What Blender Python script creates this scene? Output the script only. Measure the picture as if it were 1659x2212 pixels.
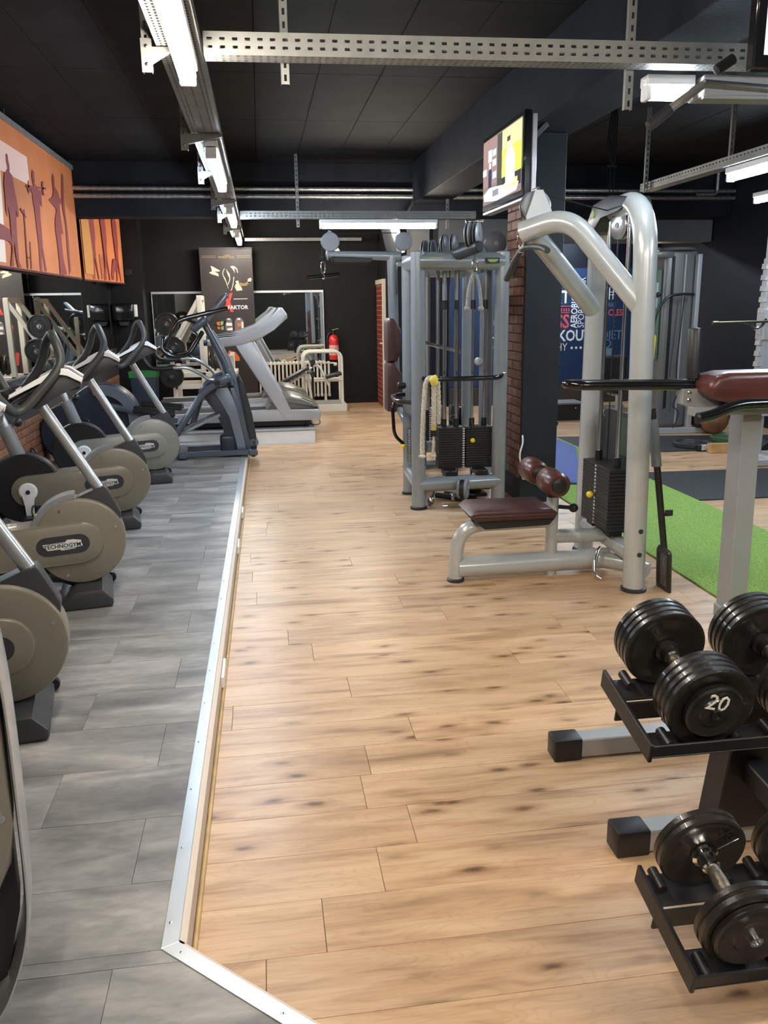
import bpy, bmesh, math, random
from mathutils import Vector, Matrix
for o in list(bpy.data.objects): bpy.data.objects.remove(o, do_unlink=True)
SC = bpy.context.scene
COL = SC.collection
R2 = math.radians
# ------------------------------------------------------------------ camera
cam = bpy.data.cameras.new('camera')
cam.sensor_fit = 'HORIZONTAL'; cam.sensor_width = 36.0; cam.lens = 36.0*1800/1659
cam.clip_start = 0.05; cam.clip_end = 100
camo = bpy.data.objects.new('camera', cam); COL.objects.link(camo)
camo.matrix_world = Matrix(((0.98950984, 0.04799861, -0.13625862, 0.0),
                            (-0.14381678, 0.23800477, -0.96055737, 0.0),
                            (-0.01367522, 0.97007725, 0.24241107, 1.6),
                            (0, 0, 0, 1)))
SC.camera = camo
# ------------------------------------------------------------------ world and exposure
w = bpy.data.worlds.new('world'); SC.world = w; w.use_nodes = True
w.node_tree.nodes['Background'].inputs[0].default_value = (0.75, 0.85, 1.0, 1)
w.node_tree.nodes['Background'].inputs[1].default_value = 0.02
vs = SC.view_settings
vs.view_transform = 'Standard'; vs.look = 'None'; vs.gamma = 1.0; vs.use_curve_mapping = False
vs.exposure = 1.95
TUBE_POWER = 34.0        # emission strength of every fluorescent tube
# ------------------------------------------------------------------ materials
MATS = {}
def mat(name, col, rough=0.5, metal=0.0, var=0.0, scale=8.0, bump=0.0, bscale=60.0, coat=0.0, emit=None, es=0.0, spec=0.5, sheen=0.0):
    if name in MATS: return MATS[name]
    m = bpy.data.materials.new(name); m.use_nodes = True
    nt = m.node_tree; b = nt.nodes['Principled BSDF']
    b.inputs['Base Color'].default_value = (*col, 1); b.inputs['Roughness'].default_value = rough
    b.inputs['Metallic'].default_value = metal; b.inputs['Coat Weight'].default_value = coat
    b.inputs['Specular IOR Level'].default_value = spec; b.inputs['Sheen Weight'].default_value = sheen
    if emit: b.inputs['Emission Color'].default_value = (*emit, 1); b.inputs['Emission Strength'].default_value = es
    if var > 0 or bump > 0:
        tc = nt.nodes.new('ShaderNodeTexCoord')
        if var > 0:
            n = nt.nodes.new('ShaderNodeTexNoise'); n.inputs['Scale'].default_value = scale; n.inputs['Detail'].default_value = 5
            nt.links.new(tc.outputs['Object'], n.inputs['Vector'])
            r = nt.nodes.new('ShaderNodeMapRange'); r.inputs[1].default_value = 0.3; r.inputs[2].default_value = 0.7
            r.inputs[3].default_value = 1-var; r.inputs[4].default_value = 1+var
            nt.links.new(n.outputs[0], r.inputs[0])
            h = nt.nodes.new('ShaderNodeHueSaturation'); h.inputs['Color'].default_value = (*col, 1)
            nt.links.new(r.outputs[0], h.inputs['Value']); nt.links.new(h.outputs[0], b.inputs['Base Color'])
        if bump > 0:
            n2 = nt.nodes.new('ShaderNodeTexNoise'); n2.inputs['Scale'].default_value = bscale; n2.inputs['Detail'].default_value = 3
            nt.links.new(tc.outputs['Object'], n2.inputs['Vector'])
            bp = nt.nodes.new('ShaderNodeBump'); bp.inputs['Strength'].default_value = bump; bp.inputs['Distance'].default_value = 0.01
            nt.links.new(n2.outputs[0], bp.inputs['Height']); nt.links.new(bp.outputs[0], b.inputs['Normal'])
    MATS[name] = m
    return m
def ramp(nt, stops):
    r = nt.nodes.new('ShaderNodeValToRGB'); e = r.color_ramp.elements
    while len(e) < len(stops): e.new(0.5)
    for q, (p, c) in zip(e, stops): q.position = p; q.color = (*c, 1) if len(c) == 3 else c
    return r
def math_node(nt, op, a, b=None, clamp=False):
    n = nt.nodes.new('ShaderNodeMath'); n.operation = op; n.use_clamp = clamp
    for i, v in enumerate((a, b)):
        if v is None: continue
        if isinstance(v, (int, float)): n.inputs[i].default_value = v
        else: nt.links.new(v, n.inputs[i])
    return n.outputs[0]
def piece_vector(nt, sx, sy, sz, k):
    # object coordinates, stretched, with an offset of its own for every piece
    tc = nt.nodes.new('ShaderNodeTexCoord'); oi = nt.nodes.new('ShaderNodeObjectInfo'); ge = nt.nodes.new('ShaderNodeNewGeometry')
    s = nt.nodes.new('ShaderNodeVectorMath'); s.operation = 'MULTIPLY'; s.inputs[1].default_value = (sx, sy, sz)
    nt.links.new(tc.outputs['Object'], s.inputs[0])
    rnd = math_node(nt, 'ADD', oi.outputs['Random'], ge.outputs['Random Per Island'])
    c = nt.nodes.new('ShaderNodeCombineXYZ')
    nt.links.new(math_node(nt, 'MULTIPLY', rnd, k), c.inputs[0]); nt.links.new(math_node(nt, 'MULTIPLY', rnd, k*1.7), c.inputs[1])
    a = nt.nodes.new('ShaderNodeVectorMath'); a.operation = 'ADD'
    nt.links.new(s.outputs[0], a.inputs[0]); nt.links.new(c.outputs[0], a.inputs[1])
    return a.outputs[0], rnd
def mix(nt, fac, a, b, mode='MIX'):
    m = nt.nodes.new('ShaderNodeMix'); m.data_type = 'RGBA'; m.blend_type = mode
    if isinstance(fac, (int, float)): m.inputs[0].default_value = fac
    else: nt.links.new(fac, m.inputs[0])
    for i, v in ((6, a), (7, b)):
        if isinstance(v, tuple): m.inputs[i].default_value = (*v, 1)
        else: nt.links.new(v, m.inputs[i])
    return m.outputs[2]
def wood_material():
    m = bpy.data.materials.new('oak_laminate'); m.use_nodes = True; nt = m.node_tree; b = nt.nodes['Principled BSDF']
    v, rnd = piece_vector(nt, 1.0, 1.0, 1.0, 31.0)
    def tex(kind, mul, **kw):
        s = nt.nodes.new('ShaderNodeVectorMath'); s.operation = 'MULTIPLY'; s.inputs[1].default_value = mul
        nt.links.new(v, s.inputs[0]); t = nt.nodes.new(kind); nt.links.new(s.outputs[0], t.inputs['Vector'])
        for k, x in kw.items(): t.inputs[k].default_value = x
        return t
    big = tex('ShaderNodeTexNoise', (1.1, 7.0, 1), Scale=1.6, Detail=4, Distortion=0.9)
    r1 = ramp(nt, [(0.28, (0.375, 0.222, 0.118)), (0.45, (0.535, 0.338, 0.190)), (0.70, (0.640, 0.440, 0.268))])
    nt.links.new(big.outputs[0], r1.inputs[0])
    # cathedral grain
    wv = tex('ShaderNodeTexNoise', (1.7, 9.0, 1), Scale=1.3, Detail=1, Distortion=0.6)
    rings = math_node(nt, 'FRACT', math_node(nt, 'MULTIPLY', wv.outputs[0], 17.0))
    rr = ramp(nt, [(0.0, (0.80, 0.80, 0.80)), (0.25, (1, 1, 1)), (0.8, (1, 1, 1)), (1.0, (0.86, 0.86, 0.86))])
    nt.links.new(rings, rr.inputs[0])
    c = mix(nt, 0.55, r1.outputs[0], rr.outputs[0], 'MULTIPLY')
    fine = tex('ShaderNodeTexNoise', (3.0, 120.0, 1), Scale=1.0, Detail=2)
    rf = ramp(nt, [(0.3, (0.88, 0.86, 0.84)), (0.6, (1.03, 1.03, 1.03))]); nt.links.new(fine.outputs[0], rf.inputs[0])
    c = mix(nt, 0.7, c, rf.outputs[0], 'MULTIPLY')
    # knots with dark halos drawn out along the plank
    vo = tex('ShaderNodeTexVoronoi', (2.9, 8.0, 1), Scale=1.0, Randomness=1.0); vo.voronoi_dimensions = '2D'
    wob = tex('ShaderNodeTexNoise', (14.0, 40.0, 1), Scale=1.0, Detail=2)
    vd = math_node(nt, 'ADD', vo.outputs['Distance'], math_node(nt, 'MULTIPLY', math_node(nt, 'SUBTRACT', wob.outputs[0], 0.5), 0.16))
    k = ramp(nt, [(0.0, (0.20, 0.145, 0.11)), (0.055, (0.38, 0.30, 0.24)), (0.115, (0.76, 0.70, 0.65)), (0.28, (1, 1, 1))])
    nt.links.new(vd, k.inputs[0])
    sel = tex('ShaderNodeTexNoise', (0.9, 2.5, 1), Scale=1.0, Detail=0)
    sr = nt.nodes.new('ShaderNodeMapRange'); sr.inputs[1].default_value = 0.43; sr.inputs[2].default_value = 0.56
    nt.links.new(sel.outputs[0], sr.inputs[0])
    c = mix(nt, sr.outputs[0], c, mix(nt, 1.0, c, k.outputs[0], 'MULTIPLY'))
    st = tex('ShaderNodeTexNoise', (1.3, 16.0, 1), Scale=1.5, Detail=3, Distortion=0.4)
    rs = ramp(nt, [(0.56, (1, 1, 1)), (0.72, (0.58, 0.52, 0.48))]); nt.links.new(st.outputs[0], rs.inputs[0])
    c = mix(nt, 0.8, c, rs.outputs[0], 'MULTIPLY')
    # a tone of its own for every plank
    hs = nt.nodes.new('ShaderNodeHueSaturation'); nt.links.new(c, hs.inputs['Color'])
    tr = nt.nodes.new('ShaderNodeMapRange'); tr.inputs[3].default_value = 0.9; tr.inputs[4].default_value = 1.1
    nt.links.new(math_node(nt, 'FRACT', math_node(nt, 'MULTIPLY', rnd, 7.3)), tr.inputs[0]); nt.links.new(tr.outputs[0], hs.inputs['Value'])
    nt.links.new(hs.outputs[0], b.inputs['Base Color'])
    b.inputs['Roughness'].default_value = 0.36; b.inputs['Specular IOR Level'].default_value = 0.5
    bp = nt.nodes.new('ShaderNodeBump'); bp.inputs['Strength'].default_value = 0.05; bp.inputs['Distance'].default_value = 0.004
    nt.links.new(fine.outputs[0], bp.inputs['Height']); nt.links.new(bp.outputs[0], b.inputs['Normal'])
    return m
def tile_material():
    m = bpy.data.materials.new('grey_vinyl_tile'); m.use_nodes = True; nt = m.node_tree; b = nt.nodes['Principled BSDF']
    v, rnd = piece_vector(nt, 1, 1, 1, 23.0)
    def tex(mul, sc, det):
        s = nt.nodes.new('ShaderNodeVectorMath'); s.operation = 'MULTIPLY'; s.inputs[1].default_value = mul
        nt.links.new(v, s.inputs[0]); t = nt.nodes.new('ShaderNodeTexNoise'); nt.links.new(s.outputs[0], t.inputs['Vector'])
        t.inputs['Scale'].default_value = sc; t.inputs['Detail'].default_value = det; t.inputs['Distortion'].default_value = 0.5
        return t.outputs[0]
    r = ramp(nt, [(0.32, (0.120, 0.116, 0.114)), (0.50, (0.225, 0.218, 0.210)), (0.66, (0.360, 0.345, 0.325))])
    nt.links.new(tex((0.9, 2.6, 1), 2.2, 8), r.inputs[0])
    r2 = ramp(nt, [(0.35, (0.82, 0.82, 0.82)), (0.65, (1.1, 1.1, 1.1))]); nt.links.new(tex((8, 24, 1), 2.0, 5), r2.inputs[0])
    c = mix(nt, 0.8, r.outputs[0], r2.outputs[0], 'MULTIPLY')
    nt.links.new(c, b.inputs['Base Color']); b.inputs['Roughness'].default_value = 0.42
    return m
def brick_material(name, base):
    m = bpy.data.materials.new(name); m.use_nodes = True; nt = m.node_tree; b = nt.nodes['Principled BSDF']
    v, rnd = piece_vector(nt, 1, 1, 1, 19.0)
    n = nt.nodes.new('ShaderNodeTexNoise'); n.inputs['Scale'].default_value = 30; n.inputs['Detail'].default_value = 4; nt.links.new(v, n.inputs['Vector'])
    r = ramp(nt, [(0.3, tuple(x*0.7 for x in base)), (0.7, tuple(min(1, x*1.2) for x in base))]); nt.links.new(n.outputs[0], r.inputs[0])
    hs = nt.nodes.new('ShaderNodeHueSaturation'); nt.links.new(r.outputs[0], hs.inputs['Color'])
    tr = nt.nodes.new('ShaderNodeMapRange'); tr.inputs[3].default_value = 0.72; tr.inputs[4].default_value = 1.22
    nt.links.new(math_node(nt, 'FRACT', math_node(nt, 'MULTIPLY', rnd, 5.1)), tr.inputs[0]); nt.links.new(tr.outputs[0], hs.inputs['Value'])
    nt.links.new(hs.outputs[0], b.inputs['Base Color']); b.inputs['Roughness'].default_value = 0.75
    bp = nt.nodes.new('ShaderNodeBump'); bp.inputs['Strength'].default_value = 0.3; bp.inputs['Distance'].default_value = 0.004
    nt.links.new(n.outputs[0], bp.inputs['Height']); nt.links.new(bp.outputs[0], b.inputs['Normal'])
    return m
def turf_material():
    m = bpy.data.materials.new('green_turf'); m.use_nodes = True; nt = m.node_tree; b = nt.nodes['Principled BSDF']
    tc = nt.nodes.new('ShaderNodeTexCoord'); n = nt.nodes.new('ShaderNodeTexNoise'); n.inputs['Scale'].default_value = 140; n.inputs['Detail'].default_value = 3
    nt.links.new(tc.outputs['Object'], n.inputs['Vector'])
    r = ramp(nt, [(0.3, (0.12, 0.24, 0.035)), (0.5, (0.25, 0.42, 0.075)), (0.7, (0.42, 0.60, 0.16))]); nt.links.new(n.outputs[0], r.inputs[0])
    nt.links.new(r.outputs[0], b.inputs['Base Color']); b.inputs['Roughness'].default_value = 0.9
    bp = nt.nodes.new('ShaderNodeBump'); bp.inputs['Strength'].default_value = 0.9; bp.inputs['Distance'].default_value = 0.012
    nt.links.new(n.outputs[0], bp.inputs['Height']); nt.links.new(bp.outputs[0], b.inputs['Normal'])
    return m
def concrete_material(name, lo, hi, rough=0.8):
    m = bpy.data.materials.new(name); m.use_nodes = True; nt = m.node_tree; b = nt.nodes['Principled BSDF']
    tc = nt.nodes.new('ShaderNodeTexCoord'); n = nt.nodes.new('ShaderNodeTexNoise'); n.inputs['Scale'].default_value = 2.5; n.inputs['Detail'].default_value = 7
    nt.links.new(tc.outputs['Object'], n.inputs['Vector'])
    r = ramp(nt, [(0.35, lo), (0.68, hi)]); nt.links.new(n.outputs[0], r.inputs[0]); nt.links.new(r.outputs[0], b.inputs['Base Color'])
    b.inputs['Roughness'].default_value = rough; b.inputs['Specular IOR Level'].default_value = 0.15
    n2 = nt.nodes.new('ShaderNodeTexNoise'); n2.inputs['Scale'].default_value = 45; n2.inputs['Detail'].default_value = 4; nt.links.new(tc.outputs['Object'], n2.inputs['Vector'])
    bp = nt.nodes.new('ShaderNodeBump'); bp.inputs['Strength'].default_value = 0.25; bp.inputs['Distance'].default_value = 0.006
    nt.links.new(n2.outputs[0], bp.inputs['Height']); nt.links.new(bp.outputs[0], b.inputs['Normal'])
    return m
WOOD = wood_material(); TILE = tile_material(); TURF = turf_material()
BRICK = brick_material('orange_brick', (0.235, 0.092, 0.045)); BRICKC = brick_material('column_brick', (0.190, 0.085, 0.050))
CEIL = concrete_material('black_concrete', (0.0055, 0.0055, 0.0063), (0.0125, 0.012, 0.0115))
BEAMM = concrete_material('dark_beam_paint', (0.009, 0.0105, 0.014), (0.016, 0.018, 0.023))
PALEC = concrete_material('pale_concrete', (0.30, 0.34, 0.38), (0.55, 0.60, 0.66))
WALLB = mat('black_wall_paint', (0.0085, 0.0085, 0.0088), 0.62, var=0.2, scale=3, bump=0.08, spec=0.25)
WALLN = mat('navy_black_wall_paint', (0.006, 0.0075, 0.0125), 0.62, var=0.2, scale=3, bump=0.08, spec=0.25)
BLUEW = mat('blue_mural_paint', (0.010, 0.034, 0.100), 0.6, var=0.1, scale=3)
ANTHR = mat('anthracite_paint', (0.017, 0.0215, 0.028), 0.55, var=0.12, scale=5, bump=0.05, spec=0.3)
BAND = mat('grey_wall_band', (0.030, 0.030, 0.032), 0.6, var=0.1)
MORTAR = mat('mortar', (0.13, 0.075, 0.05), 0.9)
GALV = mat('galvanised_steel', (0.25, 0.25, 0.24), 0.5, 0.4, var=0.12, scale=12)
GALVD = mat('slot_dark', (0.015, 0.015, 0.015), 0.8)
ALU = mat('aluminium_strip', (0.62, 0.655, 0.69), 0.30, 0.7, var=0.06, scale=9)
CREAM = mat('cream_riser', (0.66, 0.56, 0.47), 0.55)
BEAD = mat('pine_bead', (0.52, 0.36, 0.15), 0.45, var=0.2, scale=14)
MIRROR = mat('mirror_glass', (0.80, 0.84, 0.83), 0.015, 1.0)
CHROME = mat('chrome', (0.80, 0.80, 0.80), 0.12, 1.0)
STEELROD = mat('steel_rod', (0.62, 0.63, 0.64), 0.22, 1.0)
SILVER = mat('silver_grey_powder_coat', (0.50, 0.525, 0.52), 0.24, 0.2, var=0.03, scale=20, coat=0.35)
SILVER2 = mat('blue_silver_powder_coat', (0.29, 0.315, 0.335), 0.26, 0.3, var=0.03, scale=20, coat=0.3)
BEIGE = mat('champagne_plastic', (0.200, 0.178, 0.140), 0.36, 0.15, var=0.03, coat=0.15)
BEIGE2 = mat('champagne_plastic_light', (0.25, 0.240, 0.215), 0.34, 0.2, var=0.03, coat=0.15)
GREYTUBE = mat('silver_tube', (0.46, 0.47, 0.47), 0.25, 0.6)
GREYSHELL = mat('grey_sleeve', (0.22, 0.225, 0.235), 0.4, 0.2)
DARKP = mat('dark_grey_plastic', (0.030, 0.032, 0.036), 0.42, bump=0.03, bscale=200)
BLACKP = mat('black_plastic', (0.011, 0.011, 0.012), 0.42)
BLACKG = mat('black_gloss', (0.008, 0.008, 0.009), 0.16, coat=0.3)
RUBBER = mat('black_rubber', (0.016, 0.016, 0.017), 0.7, var=0.2, scale=30, bump=0.2, bscale=90)
GRIP = mat('charcoal_grip', (0.040, 0.043, 0.043), 0.5, bump=0.06, bscale=150)
IRON = mat('black_cast_iron', (0.013, 0.012, 0.011), 0.33, 0.0, var=0.25, scale=25, bump=0.12, bscale=70, coat=0.25)
IRONB = mat('brown_black_cast_iron', (0.019, 0.015, 0.012), 0.36, 0.0, var=0.25, scale=25, bump=0.12, bscale=70, coat=0.2)
STACK = mat('black_weight_plate', (0.020, 0.020, 0.021), 0.45)
WHITEM = mat('white_enamel', (0.74, 0.70, 0.60), 0.35, coat=0.2)
WHITEP = mat('white_plastic', (0.80, 0.80, 0.80), 0.4)
WHITEB = mat('white_board', (0.88, 0.90, 0.93), 0.5, var=0.04)
MAROON = mat('maroon_leather', (0.088, 0.026, 0.019), 0.36, var=0.2, scale=10, bump=0.12, bscale=45, coat=0.15)
MAROON2 = mat('dark_maroon_leather', (0.062, 0.024, 0.023), 0.38, var=0.2, scale=10, bump=0.12, bscale=45)
SLATE = mat('slate_blue_plastic', (0.085, 0.105, 0.140), 0.38, 0.2, coat=0.2)
SLATEL = mat('slate_silver_plastic', (0.185, 0.215, 0.265), 0.34, 0.35, coat=0.2)
NAVYP = mat('navy_plastic', (0.018, 0.024, 0.042), 0.38)
RED = mat('red_enamel', (0.62, 0.022, 0.018), 0.3, coat=0.3)
YELLOW = mat('yellow_plastic', (0.85, 0.62, 0.03), 0.4)
ROPE = mat('cotton_rope', (0.56, 0.50, 0.40), 0.85, var=0.2, scale=60)
ROPEG = mat('grey_nylon_rope', (0.30, 0.29, 0.27), 0.8, var=0.3, scale=80)
BLUEMAT = mat('blue_foam_mat', (0.085, 0.125, 0.33), 0.8, var=0.06)
BROWNB = mat('brown_leather_ball', (0.20, 0.085, 0.035), 0.45, bump=0.2, bscale=60)
PINE = mat('pine_board', (0.52, 0.30, 0.12), 0.6, var=0.2)
PULLEY = mat('grey_pulley_plastic', (0.21, 0.225, 0.25), 0.35, 0.1)
def emitter(name, col, s):
    m = bpy.data.materials.new(name); m.use_nodes = True; nt = m.node_tree
    for n in list(nt.nodes): nt.nodes.remove(n)
    e = nt.nodes.new('ShaderNodeEmission'); o = nt.nodes.new('ShaderNodeOutputMaterial')
    e.inputs[0].default_value = (*col, 1); e.inputs[1].default_value = s; nt.links.new(e.outputs[0], o.inputs[0]); return m
TUBEW = emitter('tube_light_warm', (1.0, 0.91, 0.78), TUBE_POWER)
TUBEC = emitter('tube_light_cool', (0.74, 0.87, 1.0), TUBE_POWER)
# ------------------------------------------------------------------ mesh helpers
def V(*a): return Vector(a)
def spline(pts, n=6, closed=False):
    p = [Vector(q) for q in pts]; out = []; m = len(p)
    rng = range(m if closed else m-1)
    for i in rng:
        if closed: a, b, c, d = p[(i-1) % m], p[i], p[(i+1) % m], p[(i+2) % m]
        else: a, b, c, d = p[max(i-1, 0)], p[i], p[i+1], p[min(i+2, m-1)]
        for k in range(n):
            t = k/n
            out.append(0.5*((2*b)+(c-a)*t+(2*a-5*b+4*c-d)*t*t+(3*b-a-3*c+d)*t**3))
    if not closed: out.append(p[-1])
    return out
def fillet(pts, r, n=6):
    p = [Vector(q) for q in pts]; out = [p[0]]
    for i in range(1, len(p)-1):
        a, b, c = p[i-1], p[i], p[i+1]
        rr = r[i-1] if isinstance(r, (list, tuple)) else r
        u = (a-b); v = (c-b); lu, lv = u.length, v.length; u.normalize(); v.normalize()
        d = min(rr, lu*0.49, lv*0.49)
        s, e = b+u*d, b+v*d
        for k in range(n+1):
            t = k/n; out.append((1-t)**2*s+2*t*(1-t)*b+t*t*e)
    out.append(p[-1]); return out
def arc(cx, cy, r, a0, a1, n):
    return [(cx+r*math.cos(R2(a0+(a1-a0)*i/n)), cy+r*math.sin(R2(a0+(a1-a0)*i/n))) for i in range(n+1)]
class MB:
    def __init__(s): s.v = []; s.f = []; s.M = None
    def add(s, vs, fs):
        n = len(s.v)
        s.v += [(s.M @ Vector(q)) if s.M else Vector(q) for q in vs]
        s.f += [tuple(i+n for i in f) for f in fs]; return s
    def box(s, x0, x1, y0, y1, z0, z1, b=0.0, seg=1):
        return s.obox(((x0+x1)/2, (y0+y1)/2, (z0+z1)/2), (abs(x1-x0), abs(y1-y0), abs(z1-z0)), None, b, seg)
    def obox(s, c, size, rot=None, b=0.0, seg=1):
        bm = bmesh.new(); bmesh.ops.create_cube(bm, size=1.0)
        for q in bm.verts: q.co = Vector((q.co.x*size[0], q.co.y*size[1], q.co.z*size[2]))
        if b > 0: bmesh.ops.bevel(bm, geom=list(bm.edges), offset=min(b, min(size)*0.49), segments=seg, affect='EDGES', profile=0.5)
        bm.verts.index_update()
        T = Matrix.Translation(Vector(c)) @ (rot.to_4x4() if rot else Matrix.Identity(4))
        s.add([T @ q.co for q in bm.verts], [tuple(q.index for q in f.verts) for f in bm.faces]); bm.free(); return s
    def bar(s, p0, p1, w, h, b=0.0, up=(0, 0, 1), seg=1):
        p0, p1 = Vector(p0), Vector(p1); d = (p1-p0); L = d.length; d.normalize()
        u = Vector(up); 
        if abs(d.dot(u)) > 0.98: u = Vector((0, 1, 0))
        side = d.cross(u).normalized(); u = side.cross(d).normalized()
        rot = Matrix((d, side, u)).transposed()
        return s.obox((p0+p1)/2, (L, w, h), rot, b, seg)
    def ring(s, o, a, b, r, seg): return [o+a*(r*math.cos(2*math.pi*i/seg))+b*(r*math.sin(2*math.pi*i/seg)) for i in range(seg)]
    def cyl(s, p0, p1, r, r1=None, seg=16, cap=True):
        return s.lathe(p0, Vector(p1)-Vector(p0), [(r, 0), (r if r1 is None else r1, (Vector(p1)-Vector(p0)).length)], seg, cap)
    def lathe(s, o, d, prof, seg=24, cap=True):
        o = Vector(o); d = Vector(d).normalized()
        t = Vector((0, 0, 1)) if abs(d.z) < 0.9 else Vector((1, 0, 0))
        a = d.cross(t).normalized(); b = d.cross(a).normalized()
        vs = []; fs = []
        for (r, h) in prof: vs += s.ring(o+d*h, a, b, max(r, 1e-5), seg)
        for k in range(len(prof)-1):
            for i in range(seg):
                j = (i+1) % seg; fs.append((k*seg+i, k*seg+j, (k+1)*seg+j, (k+1)*seg+i))
        if cap:
            fs.append(tuple(reversed(range(seg)))); n = (len(prof)-1)*seg; fs.append(tuple(range(n, n+seg)))
        return s.add(vs, [tuple(reversed(f)) for f in fs])
    def tube(s, pts, r, seg=12, closed=False, cap=True, flat=None, up=(0, 0, 1)):
        # flat = (ra, rb): oval section, ra across, rb along 'up'
        p = [Vector(q) for q in pts]; m = len(p); rings = []
        T = []
        for i in range(m):
            if closed: d = p[(i+1) % m]-p[i-1]
            else: d = p[min(i+1, m-1)]-p[max(i-1, 0)]
            T.append(d.normalized())
        u = Vector(up)
        if abs(T[0].dot(u)) > 0.95: u = Vector((0, 1, 0)) if abs(T[0].y) < 0.9 else Vector((1, 0, 0))
        n = (u-T[0]*u.dot(T[0])).normalized()
        vs = []
        for i in range(m):
            n = (n-T[i]*n.dot(T[i])).normalized(); bb = T[i].cross(n)
            rr = r[i] if isinstance(r, (list, tuple)) else r
            ra, rb = (flat if flat else (rr, rr))
            for k in range(seg):
                a = 2*math.pi*k/seg; vs.append(p[i]+bb*(ra*math.cos(a))+n*(rb*math.sin(a)))
        fs = []
        for i in range(m if closed else m-1):
            i2 = (i+1) % m
            for k in range(seg):
                j = (k+1) % seg; fs.append((i*seg+k, i*seg+j, i2*seg+j, i2*seg+k))
        if not closed and cap: fs.append(tuple(reversed(range(seg)))); fs.append(tuple(range((m-1)*seg, m*seg)))
        return s.add(vs, fs)
    def prism(s, poly, plane, c0, c1, b=0.0, seg=1):
        # polygon in the plane 'xz', 'xy' or 'yz', extruded along the third axis
        f = {'xz': lambda p, c: (p[0], c, p[1]), 'xy': lambda p, c: (p[0], p[1], c), 'yz': lambda p, c: (c, p[0], p[1])}[plane]
        bm = bmesh.new()
        bot = [bm.verts.new(f(p, c0)) for p in poly]; top = [bm.verts.new(f(p, c1)) for p in poly]
        n = len(poly)
        fa = bm.faces.new(list(reversed(bot))); fb = bm.faces.new(top)
        for i in range(n): bm.faces.new((bot[i], bot[(i+1) % n], top[(i+1) % n], top[i]))
        if b > 0: bmesh.ops.bevel(bm, geom=list(fa.edges)+list(fb.edges), offset=b, segments=seg, affect='EDGES', profile=0.5)
        bmesh.ops.recalc_face_normals(bm, faces=list(bm.faces)); bm.verts.index_update()
        s.add([q.co.copy() for q in bm.verts], [tuple(q.index for q in fc.verts) for fc in bm.faces]); bm.free(); return s
    def sphere(s, c, r, seg=20, rings=12, sc=(1, 1, 1)):
        vs = []; fs = []
        for i in range(rings+1):
            th = math.pi*i/rings
            for k in range(seg):
                a = 2*math.pi*k/seg
                vs.append((c[0]+r*sc[0]*math.sin(th)*math.cos(a), c[1]+r*sc[1]*math.sin(th)*math.sin(a), c[2]+r*sc[2]*math.cos(th)))
        for i in range(rings):
            for k in range(seg):
                j = (k+1) % seg; fs.append((i*seg+k, (i+1)*seg+k, (i+1)*seg+j, i*seg+j))
        return s.add(vs, fs)
    def torus(s, c, axis, R, r, seg=24, sg=8, stretch=None):
        d = Vector(axis).normalized(); t = Vector((0, 0, 1)) if abs(d.z) < 0.9 else Vector((1, 0, 0))
        a = d.cross(t).normalized(); b = d.cross(a).normalized(); k = stretch or 1.0
        return s.tube([Vector(c)+a*R*math.cos(2*math.pi*i/seg)+b*R*k*math.sin(2*math.pi*i/seg) for i in range(seg)], r, sg, closed=True)
    def mesh(s, name, m, smooth=True, ang=38):
        me = bpy.data.meshes.new(name); me.from_pydata([tuple(q) for q in s.v], [], s.f)
        if m: me.materials.append(m)
        if smooth:
            me.shade_smooth(); me.set_sharp_from_angle(angle=R2(ang))
        me.update(); return me
def link(name, data, parent=None):
    o = bpy.data.objects.new(name, data); COL.objects.link(o)
    if parent: o.parent = parent
    return o
WM = {}
def wmat(o):
    return Matrix.Identity(4) if o is None else WM.get(o.name, Matrix.Identity(4))
def tag(o, label=None, cat=None, group=None, kind=None):
    if label: o['label'] = label
    if cat: o['category'] = cat
    if group: o['group'] = group
    if kind: o['kind'] = kind
    return o
def thing(name, label, cat, loc=(0, 0, 0), rz=0.0, group=None, kind=None):
    o = link(name, None); o.empty_display_size = 0.1; o.location = loc; o.rotation_euler = (0, 0, R2(rz))
    WM[o.name] = Matrix.Translation(Vector(loc)) @ Matrix.Rotation(R2(rz), 4, 'Z')
    return tag(o, label, cat, group, kind)
def part(name, mb, m, parent, world=False, smooth=True, label=None, ang=38):
    # world=True: the shape was drawn in room coordinates; bring it into the frame of its thing
    if world and parent is not None:
        I = wmat(parent).inverted(); mb.v = [I @ q for q in mb.v]
    o = link(name, mb.mesh(name, m, smooth, ang), parent)
    WM[o.name] = wmat(parent)
    if label: o['label'] = label
    return o
def solo(name, mb, m, label=None, cat=None, group=None, kind=None, smooth=True):
    # a thing that is one mesh, with its origin moved to the middle of its base
    xs = [q.x for q in mb.v]; ys = [q.y for q in mb.v]; zs = [q.z for q in mb.v]
    c = Vector(((min(xs)+max(xs))/2, (min(ys)+max(ys))/2, min(zs)))
    mb.v = [q-c for q in mb.v]
    o = link(name, mb.mesh(name, m, smooth)); o.location = c; WM[o.name] = Matrix.Translation(c)
    return tag(o, label, cat, group, kind)
def struct(name, mb, m, parent=None, smooth=False):
    o = link(name, mb.mesh(name, m, smooth), parent); WM[o.name] = Matrix.Identity(4)
    if parent is None: o['kind'] = 'structure'
    return o
def copy_tree(o, parent=None):
    c = o.copy(); COL.objects.link(c); c.parent = parent
    for ch in o.children: copy_tree(ch, c)
    return c
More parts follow.
